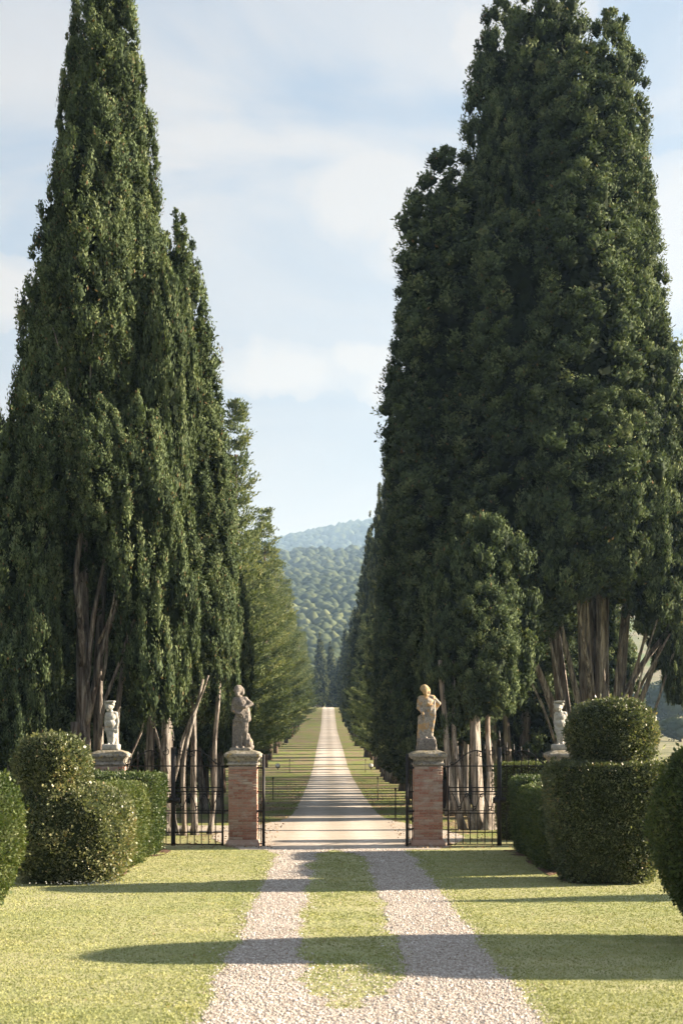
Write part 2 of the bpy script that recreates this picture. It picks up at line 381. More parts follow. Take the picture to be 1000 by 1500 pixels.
g = link('ground', np_mesh('ground', np.stack([X.ravel(), Y.ravel(), Z.ravel()], 1), grid_faces(*X.shape), 'lawn', None, True))
tag(g, 'mown yellow green lawn running on as rough grass under the avenue', None, None, 'structure')

def rag(y, s, seed): return noise.noise(Vector((y*s, seed, 0)))
def strip(name, y0, y1, dy, xl, xr, z, m, nx=6):
    ysr = np.arange(y0, y1+dy*.5, dy); V = []
    for y in ysr:
        l, r = xl(y), xr(y)
        for k in range(nx):
            x = l+(r-l)*k/(nx-1); V.append((x, y, H(x, y)+z))
    o = link(name, np_mesh(name, np.array(V), grid_faces(len(ysr), nx), m, None, False)); o['kind'] = 'structure'; return o
# the white road through the trees, widening into an apron behind the gate
def road_half(y):
    ap = 1.9*math.exp(-((y-39)/6.0)**2)
    return 1.5+ap+.12*rag(y, .8, 1)
strip('road', 33.6, 372, .35, lambda y: .3-road_half(y)-.12*rag(y, 2.5, 2), lambda y: .3+road_half(y)+.12*rag(y, 2.5, 4)-(1.0 if False else 0), .008, 'white_road')
# side path crossing left behind the fence
def cross():
    V = []; n = 60
    for i in range(n):
        x = -30+28.5*i/(n-1)
        for k in range(4): V.append((x, 40.4+3.4*k/3+.25*rag(x, 1.2, 5+k)+max(0, x+4)*.15, .004))
    o = link('path', np_mesh('path', np.array(V), grid_faces(n, 4), 'white_road')); o['kind'] = 'structure'
cross()
# two gravel wheel tracks this side of the gate
def gravel_edge(y):
    l = -1.13+.17*rag(y, .7, 3)+.06*rag(y, 5, 8)+.45*max(0, (y-32.0)/2.5)*-1
    r = 1.90+.17*rag(y, .6, 4)+.06*rag(y, 5, 9)
    if y > 31: r -= .12*(y-31)/3
    il = -.34+.2*rag(y, .6, 5)+.08*rag(y, 4, 11); ir = .86+.2*rag(y, .7, 6)+.08*rag(y, 4, 12)
    for lim, sgn in ((13.2+.0, 1), (33.4, -1)):
        d = (y-lim)*sgn
        if d < 2.2:
            k = max(0, min(1, d/2.2+.25*rag(y, 3.1, 17)))**.6; mid = .15; il = mid+(il-mid)*k; ir = mid+(ir-mid)*k
    return l, il, ir, r
strip('gravel_track', 8, 33.9, .12, lambda y: gravel_edge(y)[0], lambda y: gravel_edge(y)[1], .004, 'gravel', 8)
strip('gravel_track', 8, 33.9, .12, lambda y: gravel_edge(y)[2], lambda y: gravel_edge(y)[3], .004, 'gravel', 8)

def on_gravel(x, y, soft=.0):
    e = np.array([gravel_edge(v) for v in y]); s = R.normal(size=len(x))*soft
    xx = x+s
    return ((xx > e[:, 0]) & (xx < e[:, 1])) | ((xx > e[:, 2]) & (xx < e[:, 3]))
# loose stones
def stones():
    n = 68000; y = 12.0+(R.uniform(0, 1, n)**1.7)*22.2; x = R.uniform(-1.9, 2.6, n)
    k = on_gravel(x, y, .10) | (R.uniform(0, 1, n) < .004) | ((x > -.6) & (x < 1.1) & (R.uniform(0, 1, n) < np.clip((16.5-y)/4, 0, .35)))
    x, y = x[k], y[k]; n = len(x)
    s = R.uniform(.006, .014, n)*np.where(R.uniform(0, 1, n) < .08, 1.6, 1)*(1+(y-12)*.012)
    P = np.stack([x, y, np.full(n, .006)+s*.2], 1)
    Sc = np.stack([s*R.uniform(.7, 1.3, n), s*R.uniform(.6, 1.1, n), s*R.uniform(.35, .7, n)], 1)
    V, F = stamp(OCT, P, Sc, .3)
    o = link('gravel', np_mesh('gravel', V, F, 'stones', np.repeat(np.clip(R.beta(2.2, 1.5, n), 0, 1), 6)))
    tag(o, 'loose pale gravel stones lying on the wheel tracks', None, None, 'stuff')
stones()
def grass():
    n = 230000; y = 11.8+(R.uniform(0, 1, n)**1.45)*22; hw = .245*y+1.5; x = R.uniform(-1, 1, n)*hw
    k = (~on_gravel(x, y, .07)) & (y < 33.6) & ~((x > -.6) & (x < 1.1) & (R.uniform(0, 1, n) < np.clip((16.0-y)/3, 0, .5)))
    # bare patches in the middle strip
    mid = (x > -.5) & (x < 1.0); k &= ~(mid & (np.array([noise.noise(Vector((a*1.6, b*1.2, 3))) for a, b in zip(x, y)]) > .12) & (R.uniform(0, 1, n) < .6))
    x, y = x[k], y[k]; n = len(x)
    h = R.uniform(.006, .016, n)*(1+.0*y); tuft = np.array([noise.noise(Vector((a*2.2, b*2.2, 9))) for a, b in zip(x, y)])
    em = np.abs(x-.35) < 1.9
    h = h*np.where(em, 1.35, 1)*(1+np.clip(tuft, 0, 1)*.8)
    w = .005+y*.00028; a = R.uniform(0, 3.14, n); ln = R.normal(size=(n, 2))*.5*h[:, None]
    dx, dy = np.cos(a)*w, np.sin(a)*w; z0 = np.zeros(n)
    V = np.stack([np.stack([x-dx, y-dy, z0], 1), np.stack([x+dx, y+dy, z0], 1), np.stack([x+ln[:, 0], y+ln[:, 1], h], 1)], 1).reshape(-1, 3)
    t = np.clip(.42+.4*tuft+R.normal(size=n)*.06, 0, 1)
    o = link('grass', np_mesh('grass', V, np.arange(3*n).reshape(-1, 3), 'grass_blades', np.repeat(t, 3)))
    tag(o, 'short mown grass blades of the front lawn and the strip between the tracks', None, None, 'stuff')
grass()
def litter():
    n = 5000; y = 34+(R.uniform(0, 1, n)**1.5)*60; sd_ = np.where(R.uniform(0, 1, n) < .5, -1, 1)
    x = .3+sd_*(1.6+np.abs(R.normal(size=n))*2.2); s = R.uniform(.03, .07, n)
    n2 = 1100; xb = R.normal(size=n2)*2.2+.4; yb = R.uniform(13, 34, n2); x = np.r_[x, xb]; y = np.r_[y, yb]; s = np.r_[s, R.uniform(.012, .03, n2)]; n += n2
    P = np.stack([x, y, H(x, y)+.018], 1); A = unit(np.stack([R.normal(size=n), R.normal(size=n), R.uniform(0, .4, n)], 1))
    V, F, T = kites(P, A, s, s*.6, R.uniform(0, 1, n))
    tag(link('fallen_leaves', np_mesh('fallen_leaves', V, F, 'dead_leaves', T)), 'brown fallen leaves scattered over the road edges and grass', None, None, 'stuff')
litter()

# ------------------------------------------------------------------ cypress crowns
def prof(t, p=.75, b=.55):
    """radius profile of a plume, t 0 bottom .. 1 top"""
    low = b+(1-b)*np.sin(np.clip(t/.28, 0, 1)*math.pi/2)
    return low*np.clip(1-np.clip((t-.22)/.78, 0, 1)**2.3, 0, 1)**(p-.1)
def plume_xy(pl, z):
    cx, cy, z0, z1, r = pl[:5]; t = (z-z0)/(z1-z0)
    return cx, cy, r*np.where((t >= 0) & (t <= 1), prof(np.clip(t, 0, 1)), 0)
def cypress_crown(name, plumes, dens=1.0, leaf=1.0, per=58, m='cypress_foliage', core=.6, back=.35, size=.30, brown=.01, droop=0.0, p_=.75, core_d=1.0, core_s=1.0, zs=1.15):
    acc = Acc()
    for pi, pl in enumerate(plumes):
        cx, cy, z0, z1, r = pl[:5]; h = z1-z0
        area = 2*math.pi*r*.72*h; n = int(area/(size*size*2.0)*dens)+12
        t = R.uniform(0, 1, n*3); t = t[R.uniform(0, 1, n*3) < prof(t, p_)*.9+.10][:n]; n = len(t)
        th = R.uniform(0, 2*math.pi, n); nx, ny = np.cos(th), np.sin(th)
        keep = (R.uniform(0, 1, n) < np.where(ny > .35, back, 1)); t, th, nx, ny = t[keep], th[keep], nx[keep], ny[keep]; n = len(t)
        z = z0+t*h
        # vertical flutes: lobes that run up the plume
        lob = 1+.13*np.sin(th*5+pi*1.7+z*.35)+.10*np.sin(th*3+z*.9+pi)+.07*np.sin(z*2.3+th*2)
        rr = r*prof(t, p_)*lob-np.abs(R.normal(size=n))*.16*r**.5
        rr = np.maximum(rr, .04)
        x = cx+nx*rr; y = cy+ny*rr
        ok = np.ones(n, bool)
        for pj, ql in enumerate(plumes):
            if pj == pi: continue
            qx, qy, qr = plume_xy(ql, z); ok &= ((x-qx)**2+(y-qy)**2 > (qr*.78)**2)
        t, th, nx, ny, z, x, y = t[ok], th[ok], nx[ok], ny[ok], z[ok], x[ok], y[ok]; n = len(t)
        if not n: continue
        s = size*R.uniform(.6, 1.35, n)*np.clip(prof(t, p_)*1.6, .55, 1)
        P = np.stack([x, y, z], 1); out = np.stack([nx, ny, np.full(n, .35)], 1)
        ct = np.clip(.42+R.normal(size=n)*.17+.10*np.sin(z*.8+th*2), .02, .9)
        V, F = stamp(OCT, P, np.stack([s*.5, s*.5, s*.8], 1), .3); acc.add(V, F, np.repeat(ct*.3, 6))  # inner lumps tinted darker: crevice shade painted into the clumps
        m_ = per; ci = np.repeat(np.arange(n), m_); N = len(ci)
        d = unit(R.normal(size=(N, 3))+out[ci]*.95+np.array([0, 0, .25])); sc = s[ci][:, None]
        Q = P[ci]+d*sc*np.array([.78, .78, zs])*R.uniform(.45, 1.08, (N, 1))
        Nr = unit(d+R.normal(size=(N, 3))*.38); A = d*.25+np.array([0, 0, .9-droop])+R.normal(size=(N, 3))*.38
        A = unit(A-Nr*(np.sum(A*Nr, 1)-.28)[:, None])
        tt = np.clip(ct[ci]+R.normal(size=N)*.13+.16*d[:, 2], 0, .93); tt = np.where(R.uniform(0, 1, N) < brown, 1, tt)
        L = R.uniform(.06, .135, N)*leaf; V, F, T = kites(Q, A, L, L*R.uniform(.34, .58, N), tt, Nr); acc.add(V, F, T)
        if core:
            k = int(area*45*core_d); tz = R.uniform(0, .9, k); a = R.uniform(0, 6.283, k); q = r*prof(tz, p_)*core*R.uniform(.55, 1.05, k)
            P = np.stack([cx+np.cos(a)*q, cy+np.sin(a)*q, z0+tz*h], 1); Nr = unit(np.stack([np.cos(a), np.sin(a), 0*a], 1)+R.normal(size=(k, 3))*.35)
            A = np.array([0, 0, 1.])+R.normal(size=(k, 3))*.3; A = unit(A-Nr*np.sum(A*Nr, 1)[:, None]); L = R.uniform(.2, .36, k)*core_s
            V, F, T = kites(P, A, L, L*.75, np.full(k, .02), Nr); acc.add(V, F, T)  # darkest tint inside the crown, painting depth and shade behind the sprays
    return acc.mesh(name, m)

PLUMES = {}
for hc, rc in ((5, 1.2), (9, 1.2), (14, 1.2), (19, 1.2)):
    PLUMES[hc] = [cypress_crown('crown_plume', [(0, 0, 0, hc, rc)], dens=1.25, per=92, back=1, size=.29, p_=.45, zs=1.2),
                  cypress_crown('crown_plume', [(0, 0, 0, hc, rc)], dens=1.3, per=88, back=1, size=.26, p_=.80, zs=1.75, brown=.02)]
def big_tree(kind, loc, label, plumes, stems, group=None, bark='cypress_bark', cat='cypress tree', branches=(), fam=0, k=1, **kw):
    """plumes, stems in world coordinates; stems: (p0,p1,r0,r1,bend)"""
    if k != 1:
        f = lambda p: (p[0]*k, p[1]*k, max(-.1, 2.45+(p[2]-2.45)*k) if p[2] > 0 else p[2])
        loc = (loc[0]*k, loc[1]*k, 0); plumes = [(p[0]*k, p[1]*k, 2.45+(p[2]-2.45)*k, 2.45+(p[3]-2.45)*k, p[4]*k) for p in plumes]
        stems = [(f(a), f(b), c*k, d*k, e) for a, b, c, d, e in stems]; branches = [(f(a), f(b), c*k, d*k, e) for a, b, c, d, e in branches]
    root = empty(kind, loc, label, cat, group); L = Vector(loc)
    for p in plumes:
        h = p[3]-p[2]; hc = min(PLUMES, key=lambda q: abs(math.log(q/h))); me = PLUMES[hc][fam]
        o = link('crown_plume', me, root, (p[0]-L.x, p[1]-L.y, p[2])); o.scale = (p[4]/1.2*random.uniform(.95, 1.05), p[4]/1.2*random.uniform(.95, 1.05), h/hc); o.rotation_euler = (random.uniform(-.012, .012), random.uniform(-.012, .012), random.uniform(0, 6.28))
    for nm, lst in (('trunk', stems), ('branch', branches)):
        for p0, p1, r0, r1, bend in lst:
            n = 12 if nm == 'trunk' else 8
            pts = limb_pts(Vector(p0)-L, Vector(p1)-L, n, bend)
            rad = [(r0+(r1-r0)*(i/(n-1))**.8)*(1+(.45 if (i == 0 and nm == 'trunk') else 0)) for i in range(n)]
            if nm == 'branch' and len(pts) > 4: pass
            tube_obj(nm, pts, rad, bark, root, 16 if r0 > .12 else 7, .22 if r0 > .12 else .1)
    return root
def rstem(cx, cy, n, spread, top, r, lean=.25, y=.6):
    out = []
    for i in range(n):
        bx = cx+random.uniform(-spread, spread); by = cy+random.uniform(-spread, spread)*y
        tx = cx+(bx-cx)*(1+lean*6)+random.uniform(-.2, .2); ty = by+random.uniform(-.4, .4)
        rr = r*random.uniform(.55, 1.1)
        out.append(((bx, by, -.1), (tx, ty, top*random.uniform(.85, 1.1)), rr, rr*.35, .25))
    return out
random.seed(11)
# ---- right of the gate
big_tree('cypress_tree', (7.7, 41, 0), 'giant many-stemmed cypress on the right, its fan of bare stems rising behind the clipped ball', [
    (6.5, 42, 6.3, 25.8, 1.55), (5.3, 43, 5.5, 25.0, 1.35), (8.05, 41, 7.2, 23.6, 1.25), (7.4, 40.2, 6.8, 22.3, 1.5), (8.75, 41.5, 6.6, 20.2, 1.15),
    (9.05, 41, 6.4, 15.5, 1.15), (7.0, 38.9, 6.6, 18.3, 1.6), (5.45, 39.6, 5.2, 17.4, 1.45), (8.4, 39.6, 6.6, 15.8, 1.4), (9.2, 40.3, 5.6, 12.8, .95),
    (5.1, 41, 15, 21.4, .75), (9.75, 41.2, 4.6, 10.2, .55), (6.3, 38.6, 6.4, 11.8, 1.2), (7.8, 38.6, 6.9, 12.0, 1.2), (9.1, 39.2, 5.9, 10.6, 1.0), (9.9, 40.3, 3.6, 7.6, .45)],
    [((7.6, 41, -.1), (7.45, 41.2, 12), .26, .13, .3), ((7.95, 40.9, -.1), (8.1, 41, 13), .25, .12, .3), ((7.2, 41.1, -.1), (6.4, 41.5, 11), .26, .1, .3),
     ((7.4, 40.7, -.1), (7.1, 40.5, 9), .17, .09, .3), ((8.2, 40.8, -.1), (9.0, 40.6, 10), .2, .09, .3), ((7.8, 40.6, -.1), (7.75, 40.3, 8), .2, .1, .15)],
    branches=[((7.2, 40.7, 1.6), (5.0, 40.0, 7.2), .13, .05, .45), ((7.3, 40.5, 2.2), (6.0, 39.8, 8.0), .11, .04, .45), ((7.0, 40.6, 1.2), (5.6, 40.2, 5.8), .09, .035, .5),
              ((8.1, 40.6, 1.8), (9.9, 40.1, 6.8), .10, .04, .4), ((8.1, 40.5, 1.2), (9.6, 39.9, 5.6), .08, .03, .5), ((8.2, 40.7, 3.3), (10.1, 40.4, 6.3), .12, .05, .4),
              ((8.0, 40.5, 2.4), (8.9, 40.1, 7.4), .08, .03, .5), ((8.2, 40.6, 1.4), (9.2, 40.0, 7.0), .07, .03, .4), ((8.3, 40.6, 1.0), (9.9, 40.1, 5.6), .06, .03, .3),
              ((7.5, 40.5, 3.5), (6.8, 39.5, 8.2), .08, .03, .5), ((7.4, 40.4, .8), (5.9, 39.9, 6.6), .07, .03, .6), ((7.1, 40.5, .5), (5.3, 40.0, 5.0), .06, .025, .5),
              ((8.3, 40.4, .9), (9.4, 39.8, 6.6), .05, .02, .5), ((8.0, 40.4, 2.9), (9.5, 39.9, 7.0), .06, .025, .5), ((7.7, 40.3, 2.0), (7.2, 39.8, 7.8), .07, .03, .4)], k=1.2)
big_tree('cypress_tree', (4.3, 42, 0), 'cypress with a pale split trunk right behind the iron railing right of the drive', [
    (5.0, 43.6, 3.4, 9.4, 1.3), (4.0, 43.4, 2.9, 8.4, 1.0), (4.6, 42.3, 3.3, 7.2, 1.0), (3.6, 42.6, 2.6, 6.4, .65)],
    [((4.0, 41.8, -.1), (3.35, 42.2, 5), .12, .07, .3), ((4.45, 41.9, -.1), (4.2, 42.6, 7), .20, .09, .3), ((4.85, 41.8, -.1), (4.85, 42.6, 5), .12, .06, .35),
     ((4.3, 41.7, -.1), (3.75, 42.4, 5), .10, .06, .35), ((4.65, 41.6, -.1), (4.75, 41.7, 1.7), .16, .07, .12)], bark='pale_bark',
    per=60)
big_tree('cypress_tree', (5.9, 45, 0), 'dark red-trunked cypress standing between the pale split trunk and the giant cypress', [
    (5.7, 45.4, 3.9, 22.5, 1.7), (6.6, 44.6, 3.9, 14, 1.3), (5.0, 44.4, 3.6, 14.5, 1.1)],
    rstem(6.0, 44.3, 5, .85, 8, .23, .12)+[((5.1, 43.6, -.1), (4.95, 43.8, 7), .2, .12, .1)], k=1.18)
big_tree('cypress_tree', (4.5, 50, 0), 'tall round-topped dark cypress whose top is the left shoulder of the right-hand group', [
    (4.5, 50, 2.6, 23.4, 2.1), (3.5, 50, 2.6, 20.8, 1.25), (3.35, 49.2, 2.2, 9, .9)], rstem(4.5, 49.8, 4, .4, 8, .2), per=56)
# ---- left of the gate
big_tree('cypress_tree', (-6.4, 39, 0), 'giant cypress on the left with one straight bare trunk showing through its open middle', [
    (-6.1, 39.2, 8, 25.8, 1.1), (-6.95, 39.6, 6, 23.6, .7), (-5.45, 39.5, 6.5, 22.2, .95), (-6.3, 38.4, 11.8, 20.7, 1.1), (-7.3, 39, 5, 18.4, 1.2), (-5.1, 39.7, 4, 18.8, 1.0),
    (-7.75, 38.7, 4.4, 15.4, 1.0), (-7.95, 37.4, 3.0, 11.7, 1.05), (-7.0, 37.1, 8.2, 11.8, .85), (-5.95, 37.0, 8.0, 11.5, .85), (-5.0, 37.5, 6.2, 11.6, .95), (-4.55, 37.9, 3.2, 9.8, .95),
    (-8.7, 38.4, 2.4, 9.0, .9), (-7.5, 36.9, 2.9, 7.7, .62), (-8.2, 36.9, 2.2, 6.5, .7), (-4.45, 38.9, 9, 15.6, .8)],
    [((-6.55, 38.2, -.1), (-6.6, 38.3, 9.2), .20, .13, .05), ((-6.15, 38.6, -.1), (-5.8, 38.9, 14), .15, .08, .5), ((-7.15, 38.1, -.1), (-7.7, 38.0, 5.5), .13, .06, .3),
     ((-6.75, 37.9, -.1), (-6.7, 37.9, 3.1), .18, .12, .04), ((-5.85, 38.4, -.1), (-5.4, 38.4, 5.5), .10, .06, .35)],
    branches=[((-7.5, 38.0, .3), (-8.95, 37.4, 6.2), .16, .07, .5), ((-6.55, 38.2, 2.8), (-5.3, 37.6, 7.4), .11, .04, .45), ((-6.55, 38.2, 4.5), (-6.25, 37.6, 9.2), .12, .05, .45),
              ((-6.55, 38.2, 3.6), (-5.7, 37.6, 8.9), .09, .035, .4), ((-6.1, 38.1, 2.2), (-5.1, 37.7, 5.8), .07, .03, .4), ((-6.1, 38.0, 5.2), (-5.35, 37.4, 7.7), .05, .02, .3),
              ((-6.0, 38.0, 4.2), (-5.5, 37.4, 6.8), .05, .02, .3), ((-7.1, 37.9, 1.0), (-8.0, 37.5, 3.0), .1, .05, .3), ((-5.9, 38.3, .9), (-4.9, 38.2, 3.2), .05, .025, .5),
              ((-6.5, 38.3, 11), (-6.2, 37.7, 14), .03, .015, .3), ((-6.6, 38.3, 11), (-7.3, 37.9, 13.6), .03, .015, .3)], fam=1, k=.965)
big_tree('cypress_tree', (-4.6, 45, 0), 'dense cypress behind the giant left one, its sunlit rust trunks standing behind the left railing', [
    (-4.75, 45.4, 3.4, 19.6, 1.35), (-4.1, 45.0, 3.4, 16.0, 1.15), (-3.75, 46, 3.2, 12.8, .9), (-5.2, 44.6, 3.4, 15, 1.1), (-3.75, 44.6, 3.4, 8.8, .85), (-4.6, 44.0, 3.5, 7.5, .8)],
    [((-5.55, 43.8, -.1), (-5.3, 44, 7), .15, .09, .2), ((-4.85, 43.6, -.1), (-5.0, 43.8, 6), .24, .12, .15), ((-4.05, 43.6, -.1), (-4.3, 43.9, 5.5), .11, .07, .25),
     ((-3.62, 43.9, -.1), (-3.35, 44.2, 5), .09, .06, .3), ((-4.35, 43.3, -.1), (-3.8, 43.6, 4.5), .08, .05, .35)],
    branches=[((-4.7, 43.4, 1.3), (-3.6, 43.2, 4.6), .07, .03, .3), ((-4.9, 43.4, 1.6), (-5.9, 43.2, 4.0), .07, .03, .3)], fam=1, k=.9)
big_tree('cypress_tree', (-4.4, 52, 0), 'dark shaggy cypress just left of the drive at the head of the left row', [
    (-4.5, 52, 2.5, 14.2, 1.25), (-3.65, 51.2, 2.3, 8.8, .85), (-4.6, 51, 2.4, 9.5, 1.0)], rstem(-4.2, 51.8, 4, .35, 6, .17), per=54)
big_tree('cypress_tree', (-9.6, 42.5, 0), 'low cypress with dry brown tips at the left edge of the picture', [
    (-9.35, 42.5, 2.2, 12.2, 1.25), (-10.6, 42.5, 2, 12.8, 1.3), (-8.8, 41.5, 1.6, 7.5, .9)], rstem(-9.6, 42.4, 3, .5, 7, .2), brown=.05, per=54)

for x_, y_, h_, r_, lb in ((-8.6, 49, 9.5, 1.7, 'low-branched dark cypress behind the giant left cypress, nearest its trunk'), (-11.6, 51, 10.5, 1.9, 'low-branched dark cypress behind the left edge cypress'),
                           (-7.0, 56, 11, 1.7, 'low-branched dark cypress behind the rust-trunked left tree'), (7.6, 53, 10.5, 1.7, 'low-branched dark cypress behind the red-trunked right tree'),
                           (10.1, 56, 11, 1.5, 'low-branched dark cypress behind the giant right cypress'), (6.2, 61, 11, 1.5, 'low-branched dark cypress behind the dark round-topped right tree')):
    big_tree('cypress_tree', (x_, y_, 0), lb, [(x_, y_, .25, h_, r_), (x_+1.0, y_-.4, .2, h_*.7, r_*.7), (x_-1.0, y_+.3, .2, h_*.6, r_*.7)], [((x_, y_, -.1), (x_, y_, 5), .2, .1, .1)], per=16)
# ---- avenue trees: prototype crowns, then copies
def conifer_crown(name, Ht, Rad, n_wh=46, seed=1):
    rs = np.random.RandomState(seed); P = []; A = []; T = []; acc = Acc()
    for i in range(n_wh):
        t = (i+rs.uniform(0, .8))/n_wh; z = 1.9+t*(Ht-2.1)
        big = .82+.36*math.sin(i*1.15+seed)
        for k in range(6):
            th = rs.uniform(0, 6.283); ln = (Rad*(1-t**1.05)**.95*rs.uniform(.5, 1.2)*big)+.3
            if t < .10: ln *= .8
            rise = .20+.55*t+rs.uniform(-.12, .15); d = np.array([math.cos(th), math.sin(th), rise]); d /= np.linalg.norm(d)
            side = np.array([-math.sin(th), math.cos(th), 0]); m = max(3, int(ln/.26)); q = np.linspace(.2, 1, m); ct = np.clip(.5+rs.normal()*.2, .1, .9)
            pts = np.array([0, 0, z])+d[None]*(q*ln)[:, None]+np.array([0, 0, 1])*(.16*ln*q[:, None]**2)
            for j in range(m):
                for sd in (-1, 1):           # flat sprays to both sides, tips turned up
                    kk = 11; off = side*sd*(.28+.35*(1-q[j]))*rs.uniform(.2, 1)
                    c = pts[j]+off; P.append(c+rs.normal(size=(kk, 3))*np.array([.15, .15, .07]))
                    A.append(d*.8+side*sd*.5+rs.normal(size=(kk, 3))*.4+np.array([0, 0, .45])); T.append(np.clip(ct+rs.normal(size=kk)*.15, 0, .93))
            if ln > .8:
                V, F4, F3 = tube([np.array([0, 0, z]), pts[-1]], [.035, .008], 3, 0, False); acc.add(V, F4, 0.0)
    P = np.concatenate(P); A = unit(np.concatenate(A)); T = np.concatenate(T); L = rs.uniform(.11, .25, len(P))
    V, F, TT = kites(P, A, L, L*.45, T); acc.add(V, F, TT)
    return acc.mesh(name, 'conifer_foliage')
def slim(name, Ht, Rad, k):
    random.seed(k); pl = [(0, 0, 1.3, Ht, Rad)]
    for i in range(3):
        a = 2.1*i+k; pl.append((math.cos(a)*Rad*.5, math.sin(a)*Rad*.5, 1.0+random.random(), Ht*random.uniform(.5, .85), Rad*.65))
    return cypress_crown(name, pl, dens=1.0, leaf=1.7, per=26, m='avenue_cypress_foliage', size=.38, p_=1.0, back=.7, core=.6, core_d=.35, core_s=1.6)
SL = [slim('crown', 20, 1.45, k) for k in (1, 2, 3)]
CF = [conifer_crown('crown', 20, 3.5, 36, 4), conifer_crown('crown', 20, 3.2, 36, 9)]
def trunk_mesh(r, h, seed, bark):
    random.seed(seed); V, F4, F3 = tube(limb_pts((0, 0, -.3), (.1, 0, h), 7, .2), [r*1.35]+[r*(1-i*.1) for i in range(1, 7)], 8, .12)
    return np_mesh('trunk', V, [F3, F4], bark, None, True)
TM = [trunk_mesh(.36, 9, 1, 'cypress_bark'), trunk_mesh(.32, 9, 2, 'dark_bark'), trunk_mesh(.40, 9, 3, 'dark_bark')]
TC = trunk_mesh(.2, 17, 5, 'dark_bark')
def avenue_tree(x, y, h, wide, crown, kind, label, group, tm, rz, cat):
    z = float(H(x, y)); r = empty(kind, (x, y, z), label, cat, group, rz); k = h/20
    r.scale = (wide, wide, k)
    c = link('crown', crown, r)
    link('trunk', tm, r)
    if kind == 'cypress_tree':
        for j, (dx, dy) in enumerate(((.45, -.25), (-.4, .3), (.1, .6))):
            o = link('trunk', TM[(int(y)+j) % 3], r, (dx, dy, 0)); o.rotation_euler = (0, .05*dx, 1.5*j)
    return r
random.seed(21)
G_R, G_L = 'cypresses lining the right side of the avenue', 'feathery conifers lining the left side of the avenue'
y = 57.0; i = 0
specR = {0: (57, 18.5), 1: (63.5, 17.5), 2: (70, 21), 3: (77, 20), 4: (84.5, 19), 5: (92, 23), 6: (99.5, 21), 7: (107, 28.5), 8: (118, 18), 9: (129, 25.5), 10: (143, 15), 11: (160, 27)}
labR = {7: 'slender cypress whose pointed top stands clear left of the dark right-hand group', 9: 'lower cypress tip stepping down the right row towards the hills',
        11: 'isolated pointed cypress cone standing against the far hill at the right row end'}
while y < 345:
    if i in specR: y, h = specR[i]
    else: y += 6.8+random.uniform(-1.2, 1.2); h = random.choice((10, 12, 13, 18, 20))*random.uniform(.9, 1.1)
    if y > 345: break
    x = 4.75+random.uniform(-.2, .2) if i < 12 else 4.5+random.uniform(-.2, .4)
    ORD = ('first', 'second', 'third', 'fourth', 'fifth', 'sixth', 'seventh', 'eighth')
    lab = labR.get(i) or (f'tall dark right-row cypress, {ORD[i]} of them counted from behind the round-topped one' if i < 7 else 'dark cypress in the far part of the right-hand avenue row')
    avenue_tree(x, y, h, random.uniform(.95, 1.15)*(.80 if i in (7, 9, 11) else 1.0), SL[i % 3], 'cypress_tree', lab, G_R, TM[i % 3], random.uniform(0, 6.28), 'cypress tree'); i += 1
for x_, y_, h_, o_ in ((4.3, 112, 12, 'nearest'), (4.2, 124, 13, 'second'), (4.3, 137, 12.5, 'third'), (4.1, 151, 15, 'fourth'), (4.2, 172, 14, 'farthest')):
    avenue_tree(x_, y_, h_, .72, CF[int(y_) % 2], 'conifer_tree', f'low feathery conifer growing between the right-row cypresses, {o_} of the five', 'feathery conifers among the right row', TC, y_, 'conifer tree')
for x_, y_, h_ in ((4.9, 60.3, 9), (4.6, 66.8, 10), (4.8, 73.5, 9), (4.6, 81, 10), (4.8, 88.3, 11), (4.9, 96, 11), (4.7, 103, 9)):
    avenue_tree(x_, y_, h_, 1.0, SL[int(y_) % 3], 'cypress_tree', 'shorter cypress squeezed between the tall ones of the right row', G_R, TM[int(y_) % 3], y_, 'cypress tree')
y = 58.0; i = 0
specL = {0: (60, 13), 1: (67, 14), 2: (74, 15.5), 3: (86, 23.5), 4: (98, 13), 5: (110, 19), 6: (123, 22.5), 7: (137, 17.5), 8: (152, 22), 9: (168, 18), 10: (186, 21.5), 11: (204, 18)}
labL = {3: 'tallest feathery conifer, its ragged top clear of the dark cypresses on the left'}
while y < 345:
    if i in specL: y, h = specL[i]
    else: y += 11+random.uniform(-1, 1); h = random.choice((14, 16, 19))
    if y > 345: break
    lab = labL.get(i) or (f'feathery conifer in the left row, {ORD[i]} of them counted from the gate' if i < 8 else 'feathery conifer in the far part of the left-hand row')
    avenue_tree(-5.5+random.uniform(-.3, .3), y, h, random.uniform(.92, 1.1)*(.8 if i < 2 else 1), CF[i % 2], 'conifer_tree', lab, G_L, TC, random.uniform(0, 6.28), 'conifer tree'); i += 1
for x, yy, h, w, lab in ((-2.0, 383, 21, 1.3, 'left of the two far cypresses standing where the road ends'), (.9, 392, 20, 1.3, 'right of the two far cypresses standing where the road ends'),
                         (3.4, 386, 15, 1.6, 'low wide cypress at the road end beside the right row'), (-5.2, 388, 14, 1.6, 'low wide cypress at the road end beside the left row')):
    avenue_tree(x, yy, h, w, SL[0], 'cypress_tree', lab, None, TM[0], 1.0, 'cypress tree')

